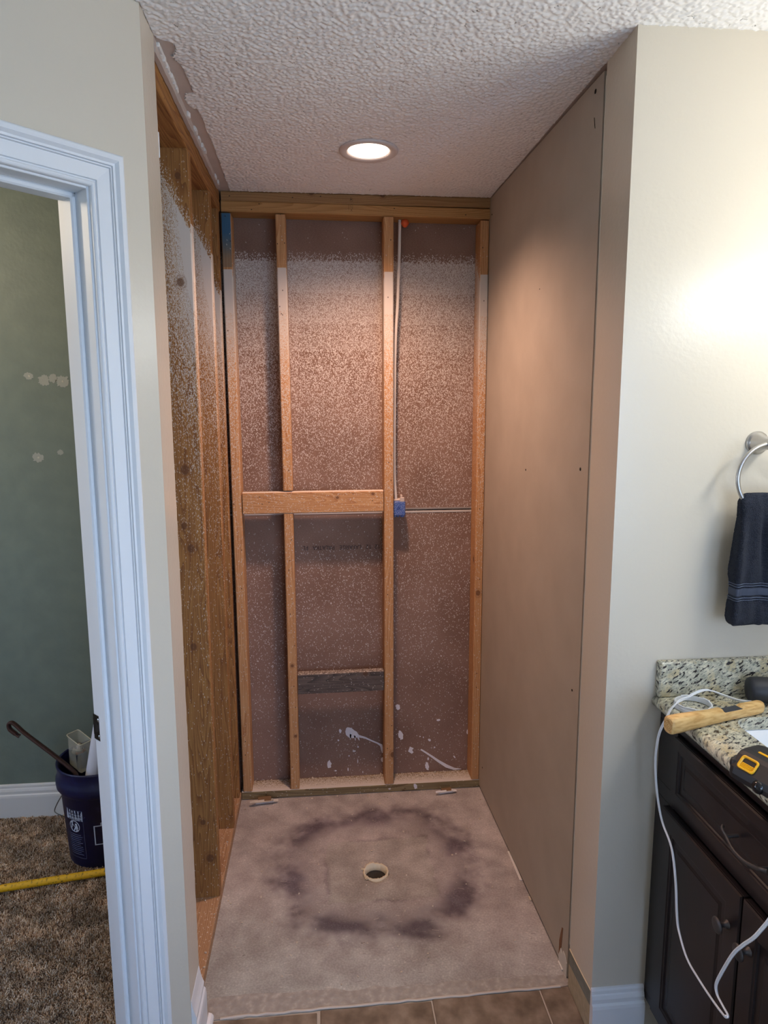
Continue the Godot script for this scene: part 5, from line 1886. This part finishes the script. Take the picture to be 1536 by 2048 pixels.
	for q in [[1.0, 0.90], [0.96, 0.96], [0.08, 0.99], [0.06, 1.06], [0.0, 1.06]]:
		var l := PackedVector3Array()
		var mid: Vector3 = (c0[0] + c0[1] + c0[2] + c0[3]) / 4
		for j in 4:
			for kk in 5:
				var p0: Vector3 = c0[j].lerp(c0[(j + 3) % 4], 0.13)
				var p1: Vector3 = c0[j].lerp(c0[(j + 1) % 4], 0.13)
				var t := kk / 4.0
				var p: Vector3 = p0.lerp(c0[j], t).lerp(c0[j].lerp(p1, t), t)
				l.append(mid + (p - mid) * q[1] + dn * q[0] - cx.position)
		o.append(l)
	var cm := MB.new()
	cm.loft(o, true, false, false)
	cm.cap(o[0], V(0, 1, 0))
	put("box_walls", cm.done(), M.clear, cx)
	var rm0 := MB.new()
	var rim_pts := []
	for p in o[4]:
		rim_pts.append(p)
	rim_pts.append(o[4][0])
	rim_pts.append(o[4][1])
	rm0.tube(rim_pts, 0.0017, 0.0017, 6, false)
	put("box_rim", rm0.done(), mat(Color8(190, 184, 160), 0.3), cx)
	rng.seed = 95
	for i in 5:
		var bag := []
		var bc := V(rng.randf_range(-0.02, 0.02), 0.045 + rng.randf_range(-0.03, 0.025), rng.randf_range(-0.012, 0.012))
		for kk in 6:
			var l := PackedVector3Array()
			for j in 12:
				var a := TAU * j / 12
				var rr := maxf(0.001, sin(PI * kk / 5.0) * 0.019) * rng.randf_range(0.65, 1.2)
				l.append(bc + V(cos(a) * rr, -0.02 + 0.008 * kk, sin(a) * rr))
			bag.append(l)
		var bg := MB.new()
		bg.loft(bag, true, true, false)
		put("bagged_part", bg.done(), mat([Color8(150, 142, 126), Color8(96, 88, 78), Color8(168, 160, 146), Color8(150, 96, 78), Color8(120, 112, 100)][i], 0.25), cx)
	var dk := MB.new()
	dk.xf = Transform3D(Basis.from_euler(V(0.1, 0.55, 0.05)), V(0.022, 0.010, 0.033))
	dk.box(V(-0.020, -0.036, -0.002), V(0.020, 0.036, 0.002), 0.001)
	put("dark_insert", dk.done(), mat(Color8(50, 52, 64), 0.5), cx)
	# roll of white paper
	var pr := thing("paper_roll", "roll of white paper standing in the blue bucket against the door jamb", "paper roll", V(-0.47, 0.03, 0.29))
	var rm := MB.new()
	var ax0 := V(-0.066, 0.0, 0.036)
	var ax1 := V(0.026, 0.49, -0.008)
	rm.tube([ax0, ax0.lerp(ax1, 0.5), ax1], 0.036, 0.036, 28, false, Vector3.BACK)
	put("paper", rm.done(), M.paper_white, pr)
	var rm2 := MB.new()
	rm2.tube([ax0.lerp(ax1, 0.02), ax1 - V(0, 0.002, 0)], 0.033, 0.033, 28, false, Vector3.BACK)
	put("inner_layer", rm2.done(), M.paper_white, pr)
	# yellow pole
	var pl := MB.new()
	var p0 := V(-1.35, 0.021, 0.587)
	var p1 := V(-0.16, 0.021, 0.396)
	pl.tube([p0, p0.lerp(p1, 0.33), p0.lerp(p1, 0.66), p1], 0.0125, 0.0125, 16)
	var yp := thing("yellow_pole", "scuffed yellow painted pole lying across the beige carpet", "pole", Vector3.ZERO)
	put("shaft", pl.done(), M.yellow_paint, yp)
	var ec := MB.new()
	ec.tube([p1 - (p1 - p0).normalized() * 0.03, p1 + (p1 - p0).normalized() * 0.004], 0.0135, 0.0135, 16)
	put("end_cap", ec.done(), M.black_plastic, yp)

func small_things():
	# blue outlet box on the stud, seen from behind, with sprayed wires on top
	var e := thing("electrical_box", "blue plastic outlet box nailed to the stud, speckled with overspray", "electrical box", V(0.6495, 1.199, -0.021))
	var m := MB.new()
	m.box(V(0.0006, 0.006, -0.064), V(0.0505, 0.066, -0.002), 0.004)
	m.box(V(0.003, 0.0, -0.064), V(0.013, 0.008, -0.006), 0.001)
	m.box(V(0.017, 0.0, -0.064), V(0.024, 0.008, -0.006), 0.001)
	m.box(V(0.030, 0.0, -0.064), V(0.046, 0.008, -0.006), 0.001)
	put("box_body", m.done(), M.blue_box, e)
	var n := MB.new()
	n.xf = Transform3D(Basis(Vector3.RIGHT, PI / 2), V(0.022, 0.038, -0.0015))
	n.lathe([Vector2(0.0055, -0.001), Vector2(0.0055, 0.0012), Vector2(0.0035, 0.0012), Vector2(0.0035, -0.001)], 18, false)
	put("screw_boss", n.done(), mat(Color8(26, 58, 130), 0.5), e)
	var tp := MB.new()
	tp.box(V(0.003, 0.066, -0.060), V(0.048, 0.073, -0.012), 0.002)
	tp.box(V(0.028, 0.064, -0.010), V(0.046, 0.082, -0.003), 0.0015)
	tp.box(V(0.032, 0.073, -0.04), V(0.040, 0.090, -0.02), 0.002)
	put("sprayed_top", tp.done(), mat(Color8(206, 190, 178), 0.8), e)
	var c := MB.new()
	c.tube(spline([V(0.679, 2.372, -0.05), V(0.678, 2.33, -0.044), V(0.6755, 2.22, -0.040), V(0.672, 2.12, -0.040), V(0.669, 2.04, -0.040), V(0.663, 1.95, -0.040), V(0.6590, 1.83, -0.040), V(0.6570, 1.65, -0.040), V(0.6560, 1.48, -0.040), V(0.6565, 1.38, -0.040), V(0.660, 1.31, -0.040), V(0.663, 1.268, -0.040)], 5), 0.0058, 0.0035, 10, true, Vector3.BACK)
	var cb := put("electrical_cable", c.done(), M.cable)
	tag(cb, "white electrical cable running down beside the stud to the blue box", "cable")
	var f := MB.new()
	var pr := []
	rng.seed = 98
	var L := []
	for i in 9:
		var l := PackedVector3Array()
		for j in 14:
			var a := TAU * j / 14
			var rr := maxf(0.0003, 0.0145 * sin(PI * i / 8.0)) * rng.randf_range(0.82, 1.18)
			l.append(V(cos(a) * rr, -0.016 * cos(PI * i / 8.0), sin(a) * rr))
		L.append(l)
	f.loft(L, true, false)
	var fo := put("sealant_blob", f.done(), M.orange, self, Transform3D(Basis(), V(0.698, 2.351, -0.045)))
	tag(fo, "orange foam sealant blob where the cable enters the top plate", "sealant")
	# offcuts of drywall on the slab
	for k in 2:
		var o := thing("drywall_scrap", ["torn drywall scrap on the floor below the left back studs", "small brown and white drywall scrap on the floor near the right panel"][k], "scrap", [V(0.099, 0.0, 0.044), V(0.872, 0.0, 0.040)][k])
		var s: float = [1.0, 0.8][k]
		var a := MB.new()
		a.xf = Transform3D(Basis.from_euler(Vector3(0.75 if k == 0 else 0.6, 0.1, 0.04)), V(0, 0.0115 * s, 0)).scaled_local(Vector3.ONE * s * 1.1)
		a.prism(PackedVector2Array([Vector2(-0.035, -0.006), Vector2(0.038, -0.006), Vector2(0.052, -0.004), Vector2(0.034, 0.001), Vector2(0.032, 0.010), Vector2(0.026, 0.006), Vector2(-0.026, 0.007), Vector2(-0.036, 0.012), Vector2(-0.054, 0.008), Vector2(-0.042, 0.0)]), -0.009, 0.0)
		put("gypsum_core", a.done(), M.chip if k == 0 else M.gypsum, o)
		var b := MB.new()
		b.xf = a.xf
		b.box(V(-0.024, -0.005, -0.020), V(0.026, 0.0065, -0.002), 0.001)
		put("brown_paper", b.done(), mat(Color8(122, 92, 62), 0.95), o)
		var d := MB.new()
		d.xf = a.xf
		d.box(V(-0.033, -0.006, 0.0), V(0.036, -0.002, 0.0018), 0.0005)
		put("white_face", d.done(), M.splash, o)
	# crumbs on the plates and the slab
	var cr := MB.new()
	rng.seed = 99
	for i in 250:
		var p: Vector3
		if i < 90:
			p = V(rng.randf_range(0.05, 1.0), 0.0375, rng.randf_range(-0.086, -0.045) if i % 3 else rng.randf_range(-0.086, -0.07))
		elif i < 115:
			p = V(rng.randf_range(-0.07, -0.004), 0.0385, rng.randf_range(0.05, 1.05))
		elif i < 160:
			p = V(rng.randf_range(0.02, 1.0), 0.0005, 0.004 + absf(rng.randfn(0, 0.02)))
		else:
			p = V(rng.randf_range(0.02, 1.02), 0.0005, rng.randf_range(0.02, 0.98))
		var s := rng.randf_range(0.001, 0.0028)
		if i % 17 == 0:
			s *= 1.8
		var dist := Vector2(p.x - 0.529, p.z - 0.503).length()
		if dist < 0.055 and p.y < 0.01:
			continue
		cr.xf = Transform3D(Basis.from_euler(Vector3(rng.randf(), rng.randf() * 6, rng.randf())), p + V(0, s * 0.4, 0))
		cr.box(V(-s * rng.randf_range(0.8, 2.0), -s * 0.5, -s), V(s, s * 0.5, s * 0.8), s * 0.2)
	var cu := put("drywall_crumbs", cr.done(), M.chip)
	tag(cu, "scattered crumbs of drywall and wood on the plates and concrete", "debris")
	cu.set_meta("kind", "stuff")
	# slivers along the foot of the right panel
	for k in 3:
		var q: Array = [[0.44, 0.60, 0.006], [0.68, 0.70, 0.008], [0.955, 0.99, 0.009]][k]
		var s := MB.new()
		s.box(V(1.0235 + 0.0203 * q[0] - 0.005, 0.0, q[0]), V(1.0235 + 0.0203 * q[1] + 0.002, q[2] * 0.6, q[1]), 0.0015)
		var o := put("gypsum_sliver", s.done(), M.gypsum if k != 1 else M.chip)
		tag(o, ["long white gypsum sliver at the foot of the grey panel", "short pale gypsum crumb midway along the foot of the grey panel", "gypsum crumb at the chipped front corner of the grey panel"][k], "sliver")
